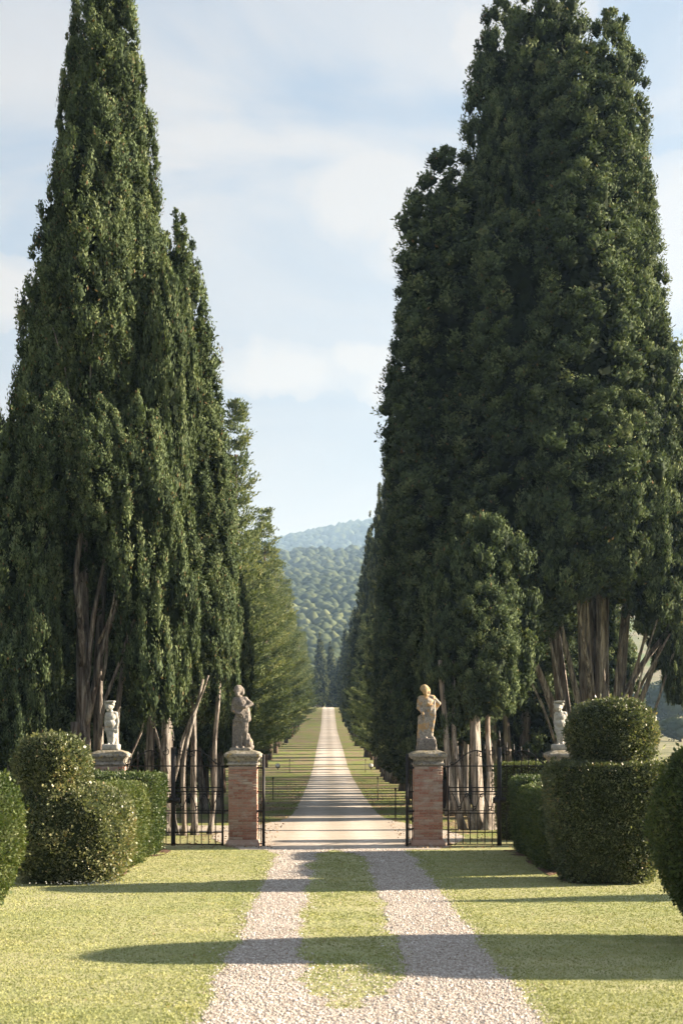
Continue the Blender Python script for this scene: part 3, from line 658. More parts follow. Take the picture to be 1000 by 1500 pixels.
# ---- round-headed trees out in the fields and woods on the slope
def round_crown(name, n=26, seed=3, leaf=.5):
    rs = np.random.RandomState(seed); acc = Acc()
    c = unit(rs.normal(size=(n, 3)))*rs.uniform(.35, .75, (n, 1)); c[:, 2] = c[:, 2]*.7+.1; s = rs.uniform(.28, .42, n)
    V, F = stamp(ICO2, c, np.stack([s, s, s*.85], 1), .16); acc.add(V, F, np.repeat(np.clip(.45+rs.normal(size=n)*.15, 0, 1), 42))
    ci = np.repeat(np.arange(n), 90); d = unit(rs.normal(size=(len(ci), 3))); Q = c[ci]+d*s[ci][:, None]*rs.uniform(.85, 1.08, (len(ci), 1))
    V, F, T = kites(Q, unit(d+rs.normal(size=d.shape)*.6), np.full(len(ci), .10), np.full(len(ci), .06), np.clip(.45+rs.normal(size=len(ci))*.2, 0, 1)); acc.add(V, F, T)
    return acc.mesh(name, 'wood_leaves')
RC = [round_crown('crown', 24, 3), round_crown('crown', 24, 5)]
TR = trunk_mesh(.3, 4, 8, 'dark_bark')
for j, (x, yy, r_, lab) in enumerate([(80, 330, 9.0, 'big round dark tree in the field at the right edge'), (69, 336, 6.0, 'smaller round tree left of the big one in the right-hand field'),
                                      (93, 338, 9.5, 'round tree at the far right of the field trees'), (101, 520, 7, 'round tree higher up the far right field'), (62, 250, 4.0, 'low bush below the field trees on the right')]):
    z = float(H(x, yy)); r = empty('field_tree', (x, yy, z), lab, 'tree'); c = link('crown', RC[j % 2], r, (0, 0, r_*.55)); c.scale = (r_, r_, r_*.8)
    link('trunk', TR, r)
def forest():
    acc = Acc(); n = 3300; yy = 545*np.exp(R.uniform(0, 1, n)*math.log(1750/545)); x = yy*R.uniform(-.055, .065, n); z = H(x, yy)
    s = R.uniform(2.6, 5.2, n)*np.clip(yy/900, .75, 1.15); P = np.stack([x, yy, z+s*.55], 1)
    V, F = stamp(ICO2, P, np.stack([s, s, s*R.uniform(.9, 1.35, n)], 1), .17)
    lum = .52+R.normal(size=n)*.2-.22*(yy > 800)+.14*np.sin(yy*.02+x*.05); acc.add(V, F, np.repeat(np.clip(lum, 0, 1), 42))
    tag(link('forest', acc.mesh('forest', 'wood_leaves')), 'woodland of round-headed trees covering the slope beyond the avenue', None, None, 'stuff')
    n = 2000; x = R.uniform(-400, 500, n); yy = R.uniform(2650, 3250, n); z = H(x, yy); s = R.uniform(7, 13, n)
    V, F = stamp(ICO1, np.stack([x, yy, z+2], 1), np.stack([s, s, s*.9], 1), .2)
    tag(link('far_forest', np_mesh('far_forest', V, F, 'wood_leaves', np.repeat(np.clip(.2+R.normal(size=n)*.1, 0, 1), 12))), 'far wooded hill, single trees no longer told apart', None, None, 'stuff')
forest()

# ------------------------------------------------------------------ clipped hedges and topiary
def supershape(cx, cy, ax, ay, pr, e=.5, nu=56, lump=.03, seed=0, rz=0):
    """pr: list (radius factor, z). rounded-rectangle plan"""
    pr = np.array(pr, float); zz = []; rr = []
    for i in range(len(pr)-1):
        k = max(2, int(math.hypot((pr[i+1][0]-pr[i][0])*max(ax, ay), pr[i+1][1]-pr[i][1])/.09))
        for q in range(k): f = q/k; rr.append(pr[i][0]*(1-f)+pr[i+1][0]*f); zz.append(pr[i][1]*(1-f)+pr[i+1][1]*f)
    rr.append(pr[-1][0]); zz.append(pr[-1][1])
    a = np.linspace(0, 2*math.pi, nu+1)[:-1]; c, s = np.cos(a), np.sin(a)
    ux = np.sign(c)*np.abs(c)**e; uy = np.sign(s)*np.abs(s)**e; V = []
    cr, sr = math.cos(rz), math.sin(rz)
    for r_, z_ in zip(rr, zz):
        for k in range(nu):
            x, y_ = ux[k]*ax*r_, uy[k]*ay*r_
            f = lump*(noise.noise(Vector((x*1.6+seed*7, y_*1.6, z_*1.6)))*2+noise.noise(Vector((x*5, y_*5+seed, z_*5))))
            n_ = math.hypot(x, y_)+1e-6; x += x/n_*f*min(1, n_*2); y_ += y_/n_*f*min(1, n_*2)
            V.append((cx+x*cr-y_*sr, cy+x*sr+y_*cr, z_+f*.6))
    F = []
    for i in range(len(rr)-1):
        for k in range(nu): F.append((i*nu+k, i*nu+(k+1) % nu, (i+1)*nu+(k+1) % nu, (i+1)*nu+k))
    return np.array(V), np.array(F)
def leafy(V, F, dens, size, tintmu=.5, spread=.2, holes=0, brownf=.01, patch=None, view=True):
    a, b, c, d = (V[F[:, k]] for k in range(4)); N = np.cross(c-a, d-b); ar = np.linalg.norm(N, axis=1)*.5; N = unit(N)
    w = ar*np.where(N[:, 1] > .5, .3, 1) if view else ar
    n = int(w.sum()*dens); fi = R.choice(len(F), n, p=w/w.sum()); u, v = R.uniform(0, 1, (2, n, 1))
    P = (a[fi]*(1-u)+b[fi]*u)*(1-v)+(d[fi]*(1-u)+c[fi]*u)*v; Nn = N[fi]
    q = np.array([noise.noise(Vector(p*4)) for p in P]); q2 = np.array([noise.noise(Vector(p*1.3)+Vector((5, 5, 5))) for p in P])
    P = P+Nn*(R.uniform(-.05, .022, (n, 1))+.03*q[:, None])*(size/.05)**.5
    A = unit(Nn*.7+R.normal(size=(n, 3))*.65+np.array([0, 0, .25])); L = size*R.uniform(.6, 1.35, n)
    sh = R.uniform(0, 1, n) < .03; P = P+Nn*(sh*R.uniform(.02, .07, n))[:, None]; L = L*(1+.5*sh)
    T = np.clip(tintmu+spread*R.normal(size=n)+.25*q+.25*q2, 0, .93); T = np.where(R.uniform(0, 1, n) < brownf*(1+4*(q2 > .25)), 1, T)
    if patch is not None:
        k = np.array([noise.noise(Vector(p*2.1)+Vector((patch, 0, 0))) for p in P]) > .33; k &= R.uniform(0, 1, n) < .75
        P, A, L, T = P[~k], A[~k], L[~k], T[~k]
    return kites(P, A, L, L*R.uniform(.45, .65, len(P)), T)
def shrub(parent, part, V, F, m, dens, size, shrink=.05, **kw):
    """solid dark core slightly inside + leaves"""
    a, b, c, d = (V[F[:, k]] for k in range(4)); N = unit(np.cross(c-a, d-b)); vn = np.zeros_like(V)
    for k in range(4): np.add.at(vn, F[:, k], N)
    core = V-unit(vn)*shrink
    lv = np_mesh(part, *(lambda q: (q[0], q[1]))(LV := leafy(V, F, dens, size, **kw)), m, LV[2])
    o = link(part, lv, parent)
    k = link('inner_core', np_mesh('inner_core', core, F, 'dark_core', None, True), o)
    return o
def loc_shape(V, loc): return V-np.array(loc)
BOXP = [(.90, 0), (.97, .5), (1.0, 1.0), (.99, 1.45), (.93, 1.72), (.8, 1.83), (.45, 1.87), (0, 1.88)]
def topiary(kind, loc, label, cat, parts, m, dens, size, **kw):
    r = empty(kind, loc, label, cat)
    for name, (V, F), kk in parts: k2 = dict(kw); k2.update(kk); shrub(r, name, V, F, m, dens, size, **k2)
    return r
# left two-tier box
topiary('box_topiary', (-4.66, 25.9, 0), 'shaggy two-tier box topiary on the left, low dome on a bulging base', 'topiary', [
    ('base_tier', supershape(.0, 0, 1.10, 1.05, [(.76, .02), (.88, .2), (.98, .6), (1.0, .95), (.95, 1.28), (.83, 1.5), (.68, 1.64), (.45, 1.72), (0, 1.74)], .85, lump=.07, seed=1), dict(patch=2.0)),
    ('dome', supershape(-.34, .05, .72, .74, [(.74, 1.62), (1.0, 1.9), (.99, 2.12), (.9, 2.34), (.72, 2.52), (.42, 2.63), (0, 2.67)], 1.0, lump=.035, seed=2), dict(tintmu=.5))],
    'box_leaves', 1900, .05, tintmu=.55, brownf=.02)  # sunlight on this topiary partly put into a paler leaf tint
# right two-tier box: square-shouldered drum with a ball
topiary('box_topiary', (5.06, 25.9, 0), 'large dark box topiary on the right, near-spherical ball on a flat-topped barrel', 'topiary', [
    ('base_tier', supershape(0, 0, 1.09, 1.1, [(.70, .02), (.80, .3), (.9, .8), (.98, 1.3), (1.0, 1.7), (.985, 2.0), (.93, 2.12), (.5, 2.15), (0, 2.15)], .62, lump=.025, seed=3), {}),
    ('ball', supershape(.12, 0, .83, .83, [(.62, 2.08), (.86, 2.25), (.98, 2.5), (1.0, 2.7), (.93, 2.95), (.76, 3.14), (.48, 3.26), (0, 3.31)], 1.0, lump=.035, seed=4), {})],
    'box_leaves', 1900, .047, tintmu=.36, brownf=.015)
# near egg shaped bushes at the picture edges
for sx, lab, a_, sd_ in ((-1, 'sunlit egg-shaped clipped bush cut by the left edge of the picture', 1.12, 5), (1, 'dark egg-shaped clipped bush cut by the right edge of the picture', 1.15, 6)):
    cx = -4.95 if sx < 0 else 5.22; cy = 17.9; top = 2.36 if sx < 0 else 2.62
    topiary('clipped_bush', (cx, cy, 0), lab, 'topiary', [('foliage', supershape(0, 0, a_, a_, [(.38, .02), (.58, .25), (.84, .7), (.98, 1.15), (1.0, 1.5), (.93, 1.85), (.76, top-.3), (.45, top-.08), (0, top)], 1.0, lump=.03, seed=sd_), {})],
            'yew_leaves', 2300, .040, tintmu=.58 if sx < 0 else .45)  # sun and shade put into the tint: left bush paler, right darker
topiary('clipped_bush', (8.7, 16.9, 0), 'unseen clipped bush added farther right to broaden the shadow across the grass', 'topiary', [('foliage', supershape(0, 0, 1.2, 1.2, [(.4, .02), (.84, .7), (1.0, 1.5), (.76, 2.3), (.45, 2.6), (0, 2.7)], 1.0, lump=.03, seed=15), {})], 'yew_leaves', 500, .08)  # out of view, added to widen the shadow band on the lawn
# hedges along the railing and the lower links
def hedge(loc, ax, ay, h, label, e=.25, rz=0, tint=.42, pr=None, seed=7, dens=1500):
    pr = pr or [(.93, .02), (.97, .5), (1, h-.12), (.985, h-.03), (.9, h), (.4, h+.01), (0, h+.01)]
    return topiary('clipped_hedge', loc, label, 'hedge', [('foliage', supershape(0, 0, ax, ay, pr, e, nu=88, lump=.02, seed=seed, rz=rz), {})], 'yew_leaves', dens, .048, tintmu=tint)
hedge((-5.6, 32.4, 0), 1.85, 1.3, 1.80, 'tall square clipped hedge running along the left railing')
hedge((-4.38, 29.6, 0), .56, 1.6, 1.60, 'lower sunlit hedge between the left two-tier topiary and the tall left hedge', e=.45, tint=.75, pr=[(.80, .02), (.94, .35), (1, .8), (.97, 1.3), (.88, 1.56), (.75, 1.65), (.4, 1.67), (0, 1.67)], seed=9)  # its sunlit look is put into a paler leaf tint
hedge((6.35, 32.4, 0), 2.1, 1.3, 1.72, 'tall square clipped hedge running along the right railing')
hedge((4.75, 29.1, 0), .68, 2.2, 1.62, 'lower bright-topped hedge between the right two-tier topiary and the tall right hedge', e=.45, tint=.7, pr=[(.66, .02), (.80, .35), (.95, .95), (1, 1.35), (.93, 1.55), (.7, 1.62), (.4, 1.63), (0, 1.63)], seed=10)  # leaf tint raised all over to paint the lit top
hedge((6.6, 37.4, 0), 2.2, .5, 2.0, 'hedge of bright glossy leaves standing behind the right railing', tint=.75, seed=12, dens=900)
# off to the right, outside the picture, a clipped cone that throws the thin shadow over the lawn
topiary('clipped_cone', (9.3, 23.6, 0), 'clipped yew cone standing on the lawn to the right', 'topiary', [('foliage', supershape(0, 0, .75, .75, [(.9, .02), (1, .3), (.75, 1.1), (.45, 1.9), (.2, 2.4), (0, 2.62)], 1.0, lump=.02, seed=14), {})], 'yew_leaves', 500, .08)
# soil beds
for nm, cx, cy, ax, ay in (('soil_bed', -4.5, 28.2, .66, 3.0), ('soil_bed', 4.85, 28.3, .66, 3.0), ('soil_bed', -5.6, 32.6, 1.95, 1.32), ('soil_bed', 6.3, 32.6, 2.2, 1.32)):
    V, F = supershape(cx, cy, ax, ay, [(1, .005), (.9, .012), (.6, .02), (0, .02)], .5, 40, .05, cx); o = link(nm, np_mesh(nm, V, F, 'soil')); o['kind'] = 'structure'
# silvery feathery shrub behind the ball
def silver():
    r = empty('silver_shrub', (6.1, 28.3, 0), 'pale silvery feathery shrub glowing behind the right-hand ball topiary', 'shrub')
    acc = Acc(); P = []; A = []; T = []
    for i in range(420):
        th = R.uniform(0, 6.283); ph = R.uniform(.5, 1.45); ln = R.uniform(.5, 1.05); d = np.array([math.cos(th)*math.cos(ph), math.sin(th)*math.cos(ph), math.sin(ph)])
        b = np.array([math.cos(th)*.35, math.sin(th)*.35, R.uniform(.6, 1.9)]); q = np.linspace(.1, 1, 14)[:, None]
        p = b+d*q*ln*.8; p[:, 2] -= (q[:, 0]**2)*.12; P.append(p); a = d+R.normal(size=(14, 3))*.7; A.append(a); T.append(R.uniform(.2, 1, 14))
    P = np.concatenate(P); L = R.uniform(.04, .1, len(P)); V, F, TT = kites(P, unit(np.concatenate(A)), L, L*.35, np.concatenate(T)); acc.add(V, F, TT)
    link('foliage', acc.mesh('foliage', 'silver_leaves'), r)
    for k in range(9):
        a = k*.7; tube_obj('stem', [(0, 0, 0), (math.cos(a)*.25, math.sin(a)*.25, 1.0), (math.cos(a)*.4, math.sin(a)*.4, 1.9)], [.03, .02, .008], 'dark_bark', r, 6)
silver()
def daisies():
    n = 110; x = -4.1+R.normal(size=n)*.55; y_ = 24.75+R.normal(size=n)*.12+np.abs(x+4.3)*.15; P = np.stack([x, y_, R.uniform(.03, .10, n)], 1)
    V, F = stamp(OCT, P, np.stack([R.uniform(.009, .018, n)]*3, 1)*np.array([1, 1, .5]), .2)
    tag(link('white_flowers', np_mesh('white_flowers', V, F, 'white_petals')), 'tiny white flowers under the left two-tier topiary', None, None, 'stuff')
daisies()

# ------------------------------------------------------------------ pillars
brick_meshes = []
def brick_mesh(l, d, h):
    V, F = box(-l/2, l/2, 0, d, 0, h)
    bm = bmesh.new(); vs = [bm.verts.new(v) for v in V]
    for f in F: bm.faces.new([vs[i] for i in f])
    bmesh.ops.bevel(bm, geom=bm.edges[:], offset=.006, segments=1, affect='EDGES')
    for v in bm.verts: v.co += Vector((random.uniform(-1, 1), random.uniform(-1, 1), random.uniform(-1, 1)))*.003
    me = bpy.data.meshes.new('brick'); bm.to_mesh(me); bm.free(); me.materials.append(MATS['old_brick']); return me
HB = .0515; PITCH = .0615; WS = .70
BM = {k: [brick_mesh(l, .11, HB) for _ in range(3)] for k, l in (('f', WS/3-.010), ('h', WS/6-.010), ('s', (WS-.22)/2-.010))}
def square_band(name, pr, m, parent, n=9, amp=.012, sc=6):
    V = []; F = []
    per = [(-1+2*i/n, -1) for i in range(n)]+[(1, -1+2*i/n) for i in range(n)]+[(1-2*i/n, 1) for i in range(n)]+[(-1, 1-2*i/n) for i in range(n)]
    k = len(per)
    for w, z in pr:
        for a, b in per: V.append((a*w, b*w, z))
    for i in range(len(pr)-1):
        for j in range(k): F.append((i*k+j, i*k+(j+1) % k, (i+1)*k+(j+1) % k, (i+1)*k+j))
    V = rocky(np.array(V)+0.0, amp, sc); V = V+R.uniform(-amp*.15, amp*.15, V.shape)
    return link(name, np_mesh(name, V, np.array(F), m), parent)
def pillar(x, label):
    r = empty('brick_pillar', (x, 35.05, 0), label, 'pillar')
    core = WS/2-.012
    square_band('mortar_core', [(0, 0), (core, 0), (core, 1.0), (core, 2.0), (0, 2.0)], 'lime_mortar', r, 6, .003)
    square_band('base_course', [(0, -.02), (.415, -.02), (.41, .085), (.395, .09), (.38, .15), (.36, .165), (0, .165)], 'old_brick', r, 9, .01)
    nc = int((1.985-.17)/PITCH)
    back = Acc()
    for c in range(nc):
        z = .172+c*PITCH; odd = c % 2
        row = [('f', -WS/3), ('f', 0), ('f', WS/3)] if odd else [('h', -WS*5/12), ('f', -WS/6), ('f', WS/6), ('h', WS*5/12)]
        for k, bx in row:
            o = link('brick', random.choice(BM[k]), r, (bx+random.uniform(-.002, .002), -WS/2+random.uniform(-.006, .005), z)); o.rotation_euler = (0, random.uniform(-.006, .006), random.uniform(-.01, .01))
        inner = 1 if x < .3 else -1
        for sgn in (1, -1):
            for j in (-1, 1):
                yy = j*(WS-.22)/4
                if sgn == inner or abs(x) < 3 and False:
                    o = link('brick', random.choice(BM['s']), r, (sgn*(WS/2+random.uniform(-.006, .004)), yy, z)); o.rotation_euler = (0, 0, math.pi/2*sgn)
                else:
                    V, F = box(min(sgn*(WS/2-.08), sgn*WS/2), max(sgn*(WS/2-.08), sgn*WS/2), yy-.113, yy+.113, z, z+HB, .003); back.add(V, F, 0.0)
        for k in (-1, 0, 1):
            V, F = box(k*WS/3-.11, k*WS/3+.11, WS/2-.09, WS/2, z, z+HB, .003); back.add(V, F, 0.0)
    o = link('back_bricks', back.mesh('back_bricks', 'old_brick'), r); o['kind'] = 'stuff'
    square_band('neck_moulding', [(0, 1.985), (.375, 1.985), (.388, 1.995), (.388, 2.035), (.365, 2.045), (.358, 2.09), (0, 2.09)], 'weathered_stone', r, 10, .006)
    square_band('cap_cornice', [(0, 2.085), (.36, 2.085), (.37, 2.12), (.395, 2.155), (.42, 2.175), (0, 2.18)], 'weathered_stone', r, 10, .006)
    square_band('cap_slab', [(0, 2.178), (.435, 2.18), (.448, 2.188), (.450, 2.255), (.44, 2.268), (.425, 2.272), (.40, 2.30), (.30, 2.335), (.22, 2.36), (0, 2.37)], 'weathered_stone', r, 14, .014, 9)
    return r
GX = .2; YF = 35.05
px_of = {'ml': -2.06, 'mr': 2.47, 'sl': -5.33, 'sr': 5.82}
pillar(px_of['ml'], 'main brick gate pillar left of the drive, under the weathered grey draped statue')
pillar(px_of['mr'], 'main brick gate pillar right of the drive, under the orange-lichened statue')
pillar(px_of['sl'], 'outer brick pillar rising behind the left hedge, under a small pale statue')
pillar(px_of['sr'], 'outer brick pillar behind the right hedge, half hidden by the ball topiary')

# ------------------------------------------------------------------ statues
def carve(name, prims, m, parent, voxel=.013, amp=.008, loc=(0, 0, 0)):
    """prims: ('c', p0, p1, r0, r1) tapered limb; ('e', centre, radii) ellipsoid; ('b', centre, half) block -> one fused body"""
    acc = Acc(); base = ICO2
    for q in prims:
        if q[0] == 'c':
            p0, p1, r0, r1 = np.array(q[1], float), np.array(q[2], float), q[3], q[4]; L = np.linalg.norm(p1-p0); n = max(2, int(L/(min(r0, r1)*.35))+1)
            t = np.linspace(0, 1, n); P = p0+(p1-p0)*t[:, None]; s = (r0+(r1-r0)*t)[:, None]*np.ones(3)
            V, F = stamp(base, P, s, 0); acc.add(V, F, 0.0)
        elif q[0] == 'e':
            V, F = stamp(ICO3, np.array([q[1]], float), np.array([q[2]], float), 0, False); acc.add(V, F, 0.0)
        else:
            c, h = q[1], q[2]; V, F = box(c[0]-h[0], c[0]+h[0], c[1]-h[1], c[1]+h[1], c[2]-h[2], c[2]+h[2]); acc.add(V, F, 0.0)
    me = acc.mesh('raw', m); tmp = bpy.data.objects.new('raw', me); COL.objects.link(tmp)
    md = tmp.modifiers.new('r', 'REMESH'); md.mode = 'VOXEL'; md.voxel_size = voxel
    sm = tmp.modifiers.new('s', 'SMOOTH'); sm.iterations = 1; sm.factor = .4
    dg = bpy.context.evaluated_depsgraph_get(); me2 = bpy.data.meshes.new_from_object(tmp.evaluated_get(dg))
    bpy.data.objects.remove(tmp); bpy.data.meshes.remove(me); me2.name = name
    for a in list(me2.attributes):
        if a.name == 'tint': me2.attributes.remove(a)
    for v in me2.vertices:
        c = v.co; v.co = c+Vector((noise.noise(c*22), noise.noise(c*22+Vector((7, 0, 0))), noise.noise(c*22+Vector((0, 7, 0)))))*amp
    me2.polygons.foreach_set('use_smooth', np.ones(len(me2.polygons), bool)); me2.materials.clear(); me2.materials.append(MATS[m])
    return link(name, me2, parent, loc)
def face(cx, cy, cz, r, turn=0.0):
    """brow, nose, cheeks, mouth and chin on a head looking towards -y turned by 'turn' (negative: picture left)"""
    d = Vector((math.sin(turn), -math.cos(turn), 0)); s = Vector((math.cos(turn), math.sin(turn), 0)); c = Vector((cx, cy, cz))
    P = lambda a, b, z: tuple(c+s*a*r+d*b*r+Vector((0, 0, z*r)))
    return [('c', P(-.35, .84, .22), P(.35, .84, .22), r*.15, r*.15), ('c', P(0, .95, .12), P(0, 1.08, -.12), r*.09, r*.14), ('e', P(-.38, .68, -.18), (r*.25,)*3), ('e', P(.38, .68, -.18), (r*.25,)*3),
            ('c', P(-.18, .88, -.42), P(.18, .88, -.42), r*.1, r*.1), ('e', P(0, .72, -.72), (r*.27, r*.27, r*.24)), ('e', P(-.95, 0, -.05), (r*.16, r*.2, r*.26)), ('e', P(.95, 0, -.05), (r*.16, r*.2, r*.26))]
def fingers(p, d, r=.011, n=4, sp=(.02, 0, .012), L=.075):
    p, d = np.array(p, float), np.array(d, float); d = d/np.linalg.norm(d); out = [('e', p+d*.02, (.036, .026, .04))]
    for i in range(n):
        b = p+d*.04+np.array(sp)*(i-(n-1)/2); ln = L*(.8, 1, .95, .75)[i]; m = b+d*ln*.5; e = m+d*ln*.4+np.array([0, .012, -.01]); out += [('c', b, m, r, r*.95), ('c', m, e, r*.95, r*.8)]
    out.append(('c', p+np.array(sp)*-2, p+np.array(sp)*-2.4+d*.05, r*1.1, r*.9)); return out
def statue_left():
    r = empty('statue', (px_of['ml']-.05, YF, 2.375), 'weathered grey draped figure with bent arm on the main left pillar', 'statue')
    p = [('e', (-.085, -.02, 1.455), (.088, .10, .118)), ('e', (-.07, .03, 1.49), (.112, .11, .10)), ('e', (.02, .03, 1.42), (.055, .07, .10)), ('e', (-.10, -.10, 1.35), (.05, .045, .06)), ('c', (-.07, .01, 1.34), (-.05, .01, 1.25), .06, .075)]
    p += face(-.095, -.02, 1.45, .10, -.25)
    p += [('c', (-.14, .0, 1.20), (.09, .01, 1.215), .088, .09), ('e', (-.03, -.02, 1.12), (.175, .12, .16)), ('e', (-.02, .0, .95), (.15, .11, .16)), ('e', (0, 0, .79), (.165, .125, .14)),
          # his left arm (picture right): shoulder, elbow out, forearm back to the chest
          ('c', (.12, .0, 1.21), (.255, -.03, 1.11), .058, .05), ('c', (.255, -.03, 1.11), (.10, -.15, 1.03), .046, .036),
          # right arm hanging, bent across the belly
          ('c', (-.18, .0, 1.19), (-.215, -.03, .96), .055, .045), ('c', (-.215, -.03, .96), (-.06, -.15, .86), .042, .034)]
    p += fingers((.09, -.155, 1.03), (-1, -.1, .15), sp=(0, -.002, .02)); p += fingers((-.05, -.155, .86), (1, -.1, -.1), sp=(0, -.002, .02))
    # cloak from the shoulder to the right hip, then the skirt to the ground
    for k in range(7):
        a = k/6; p.append(('c', (.14-.03*k*.3, .02-.02*k, 1.17-.02*k), (.17-.055*k, -.085-.005*k, .70), .026, .032))
    p += [('c', (.10, .05, 1.1), (.15, .04, .75), .09, .09), ('c', (-.075, -.01, .74), (-.12, -.02, .06), .115, .10), ('c', (.075, -.01, .74), (.09, -.05, .46), .105, .085), ('c', (.09, -.05, .46), (.06, .0, .08), .08, .075),
          ('c', (0, .05, .7), (0, .06, .08), .12, .13)]
    for k, (x0, x1) in enumerate(((-.19, -.20), (-.14, -.16), (-.09, -.11), (-.03, -.05), (.02, .01), (.15, .12))): p.append(('c', (x0, -.10+.02*(k % 2), .72), (x1, -.12+.02*(k % 2), .05), .02, .026))
    p += [('e', (.19, -.02, .14), (.10, .11, .16)), ('e', (.15, .02, .30), (.07, .08, .10)), ('e', (.22, .03, .06), (.09, .12, .08)), ('c', (-.10, -.16, .05), (-.12, -.22, .03), .035, .03), ('c', (.05, -.15, .05), (.05, -.22, .03), .035, .03)]
    carve('figure', p, 'grey_statue_stone', r)
    square_band('plinth', [(0, -.05), (.27, -.05), (.265, .0), (.25, .04), (0, .05)], 'weathered_stone', r, 8, .02)
statue_left()
def statue_right():
    r = empty('statue', (px_of['mr']-.03, YF, 2.375), 'orange-lichened figure leaning on a stump with pale drapery on the main right pillar', 'statue')
    p = [('e', (-.03, -.01, 1.47), (.085, .10, .115)), ('e', (-.045, .02, 1.50), (.108, .105, .10)), ('e', (-.10, .0, 1.53), (.04, .06, .05)), ('e', (.045, .03, 1.43), (.06, .07, .10)), ('c', (-.01, .01, 1.37), (.0, .01, 1.28), .06, .075)]
    p += face(-.04, -.01, 1.46, .098, -.45)
    p += [('c', (-.13, .0, 1.24), (.15, .01, 1.26), .088, .085), ('e', (.0, -.03, 1.15), (.18, .12, .15)), ('e', (-.01, -.01, 1.0), (.14, .11, .15)), ('e', (.02, 0, .86), (.15, .12, .12)),
          ('c', (.17, .0, 1.26), (.315, .02, 1.13), .056, .047), ('c', (.315, .02, 1.13), (.25, .13, 1.0), .045, .036),
          ('c', (-.17, .0, 1.22), (-.20, -.03, 1.02), .055, .045), ('c', (-.20, -.03, 1.02), (-.10, -.14, .90), .042, .034)]
    p += fingers((.24, .14, .99), (-.6, .1, -.8), sp=(.012, 0, .012)); p += fingers((-.10, -.145, .89), (.3, -.05, -1), sp=(.02, 0, 0))
    # hanging cloth at picture right, twisting down to the feet
    for k in range(6): p += [('c', (.20-.02*k, -.05-.012*k, 1.17-.03*k), (.20-.028*k, -.10, .80), .024, .028), ('c', (.20-.028*k, -.10, .80), (.12-.03*k, -.11-.01*(k % 2), .30), .028, .022)]
    p += [('c', (.17, .02, 1.1), (.15, .03, .8), .075, .08), ('c', (.14, .02, .8), (.07, .05, .3), .085, .06),
          # legs
          ('c', (-.04, -.03, .82), (-.02, -.09, .55), .09, .065), ('c', (-.02, -.09, .55), (.0, -.06, .30), .06, .042), ('c', (.08, -.02, .82), (.10, -.06, .55), .09, .068), ('c', (.10, -.06, .55), (.13, -.04, .29), .062, .045),
          ('c', (.0, -.07, .29), (-.02, -.17, .275), .04, .032), ('c', (.13, -.05, .29), (.17, -.15, .275), .04, .032),
          # stump
          ('c', (-.14, -.02, .22), (-.125, -.02, .72), .10, .088), ('e', (-.12, -.02, .78), (.09, .09, .07)), ('c', (-.065, -.10, .26), (-.055, -.10, .74), .024, .02), ('c', (-.17, -.10, .25), (-.16, -.09, .7), .02, .018)]
    carve('figure', p, 'lichened_statue_stone', r)
    square_band('plinth', [(0, -.05), (.25, -.05), (.245, .02), (.23, .12), (.225, .23), (.20, .27), (0, .275)], 'grey_statue_stone', r, 8, .03, 8)
statue_right()
def statue_small(key, dx, label, turn, arm):
    r = empty('statue', (px_of[key]+dx, YF, 2.375), label, 'statue')
    p = [('e', (-.05, -.02, 1.035), (.095, .10, .105)), ('e', (-.04, .02, 1.07), (.11, .11, .085)), ('c', (-.03, 0, .95), (0, .01, .88), .06, .07)]
    p += face(-.055, -.02, 1.03, .102, turn)
    for k in range(9):
        a = k/8*math.pi; p.append(('e', (-.045+.10*math.cos(a), -.02-.03*math.sin(a*2), 1.10+.02*math.sin(a*3)), (.035, .045, .035)))
    p += [('c', (-.09, 0, .86), (.10, .01, .87), .068, .068), ('e', (0, -.02, .78), (.13, .095, .11)), ('e', (.0, -.03, .63), (.125, .11, .11)), ('e', (.01, 0, .52), (.13, .10, .09)),
          ('c', (.125, .0, .86), (.165, -.02, .68), .042, .036), ('c', (.165, -.02, .68), (.14+.03*arm, -.06, .50), .034, .027), ('c', (-.12, .0, .85), (-.14, -.01, .68), .042, .036), ('c', (-.14, -.01, .68), (-.13, -.06, .52), .034, .027),
          ('c', (-.055, -.01, .52), (-.06, -.05, .32), .075, .052), ('c', (-.06, -.05, .32), (-.045, -.01, .14), .05, .036), ('c', (.06, -.01, .52), (.05, -.07, .32), .075, .052), ('c', (.05, -.07, .32), (.035, -.01, .14), .05, .036),
          ('c', (-.045, -.03, .13), (-.06, -.11, .125), .032, .026), ('c', (.035, -.03, .13), (.05, -.11, .125), .032, .026),
          ('c', (.10, .04, .60), (.11, .05, .13), .05, .06), ('c', (.11, -.03, .48), (.07, -.02, .30), .045, .03), ('c', (-.10, -.06, .50), (.10, -.08, .47), .028, .03)]
    p += fingers((.14+.03*arm, -.065, .49), (0, -.1, -1), sp=(.016, 0, 0), L=.06, r=.009); p += fingers((-.13, -.065, .51), (.1, -.1, -1), sp=(.016, 0, 0), L=.06, r=.009)
    carve('figure', p, 'pale_statue_stone', r, .015, .006)
    square_band('head_slab', [(0, 1.155), (.10, 1.155), (.115, 1.17), (.12, 1.20), (0, 1.205)], 'pale_statue_stone', r, 5, .008, 9).location = (-.03, 0, -.01)
    square_band('plinth', [(0, -.05), (.20, -.05), (.20, .10), (.185, .125), (0, .13)], 'pale_statue_stone', r, 6, .008)
statue_small('sl', .02, 'small pale cherub-like statue with a flat slab on its head, on the outer left pillar', -.45, 0)
statue_small('sr', -.08, 'small pale boy statue with a flat slab on its head, beside the right ball topiary', -.1, 1)

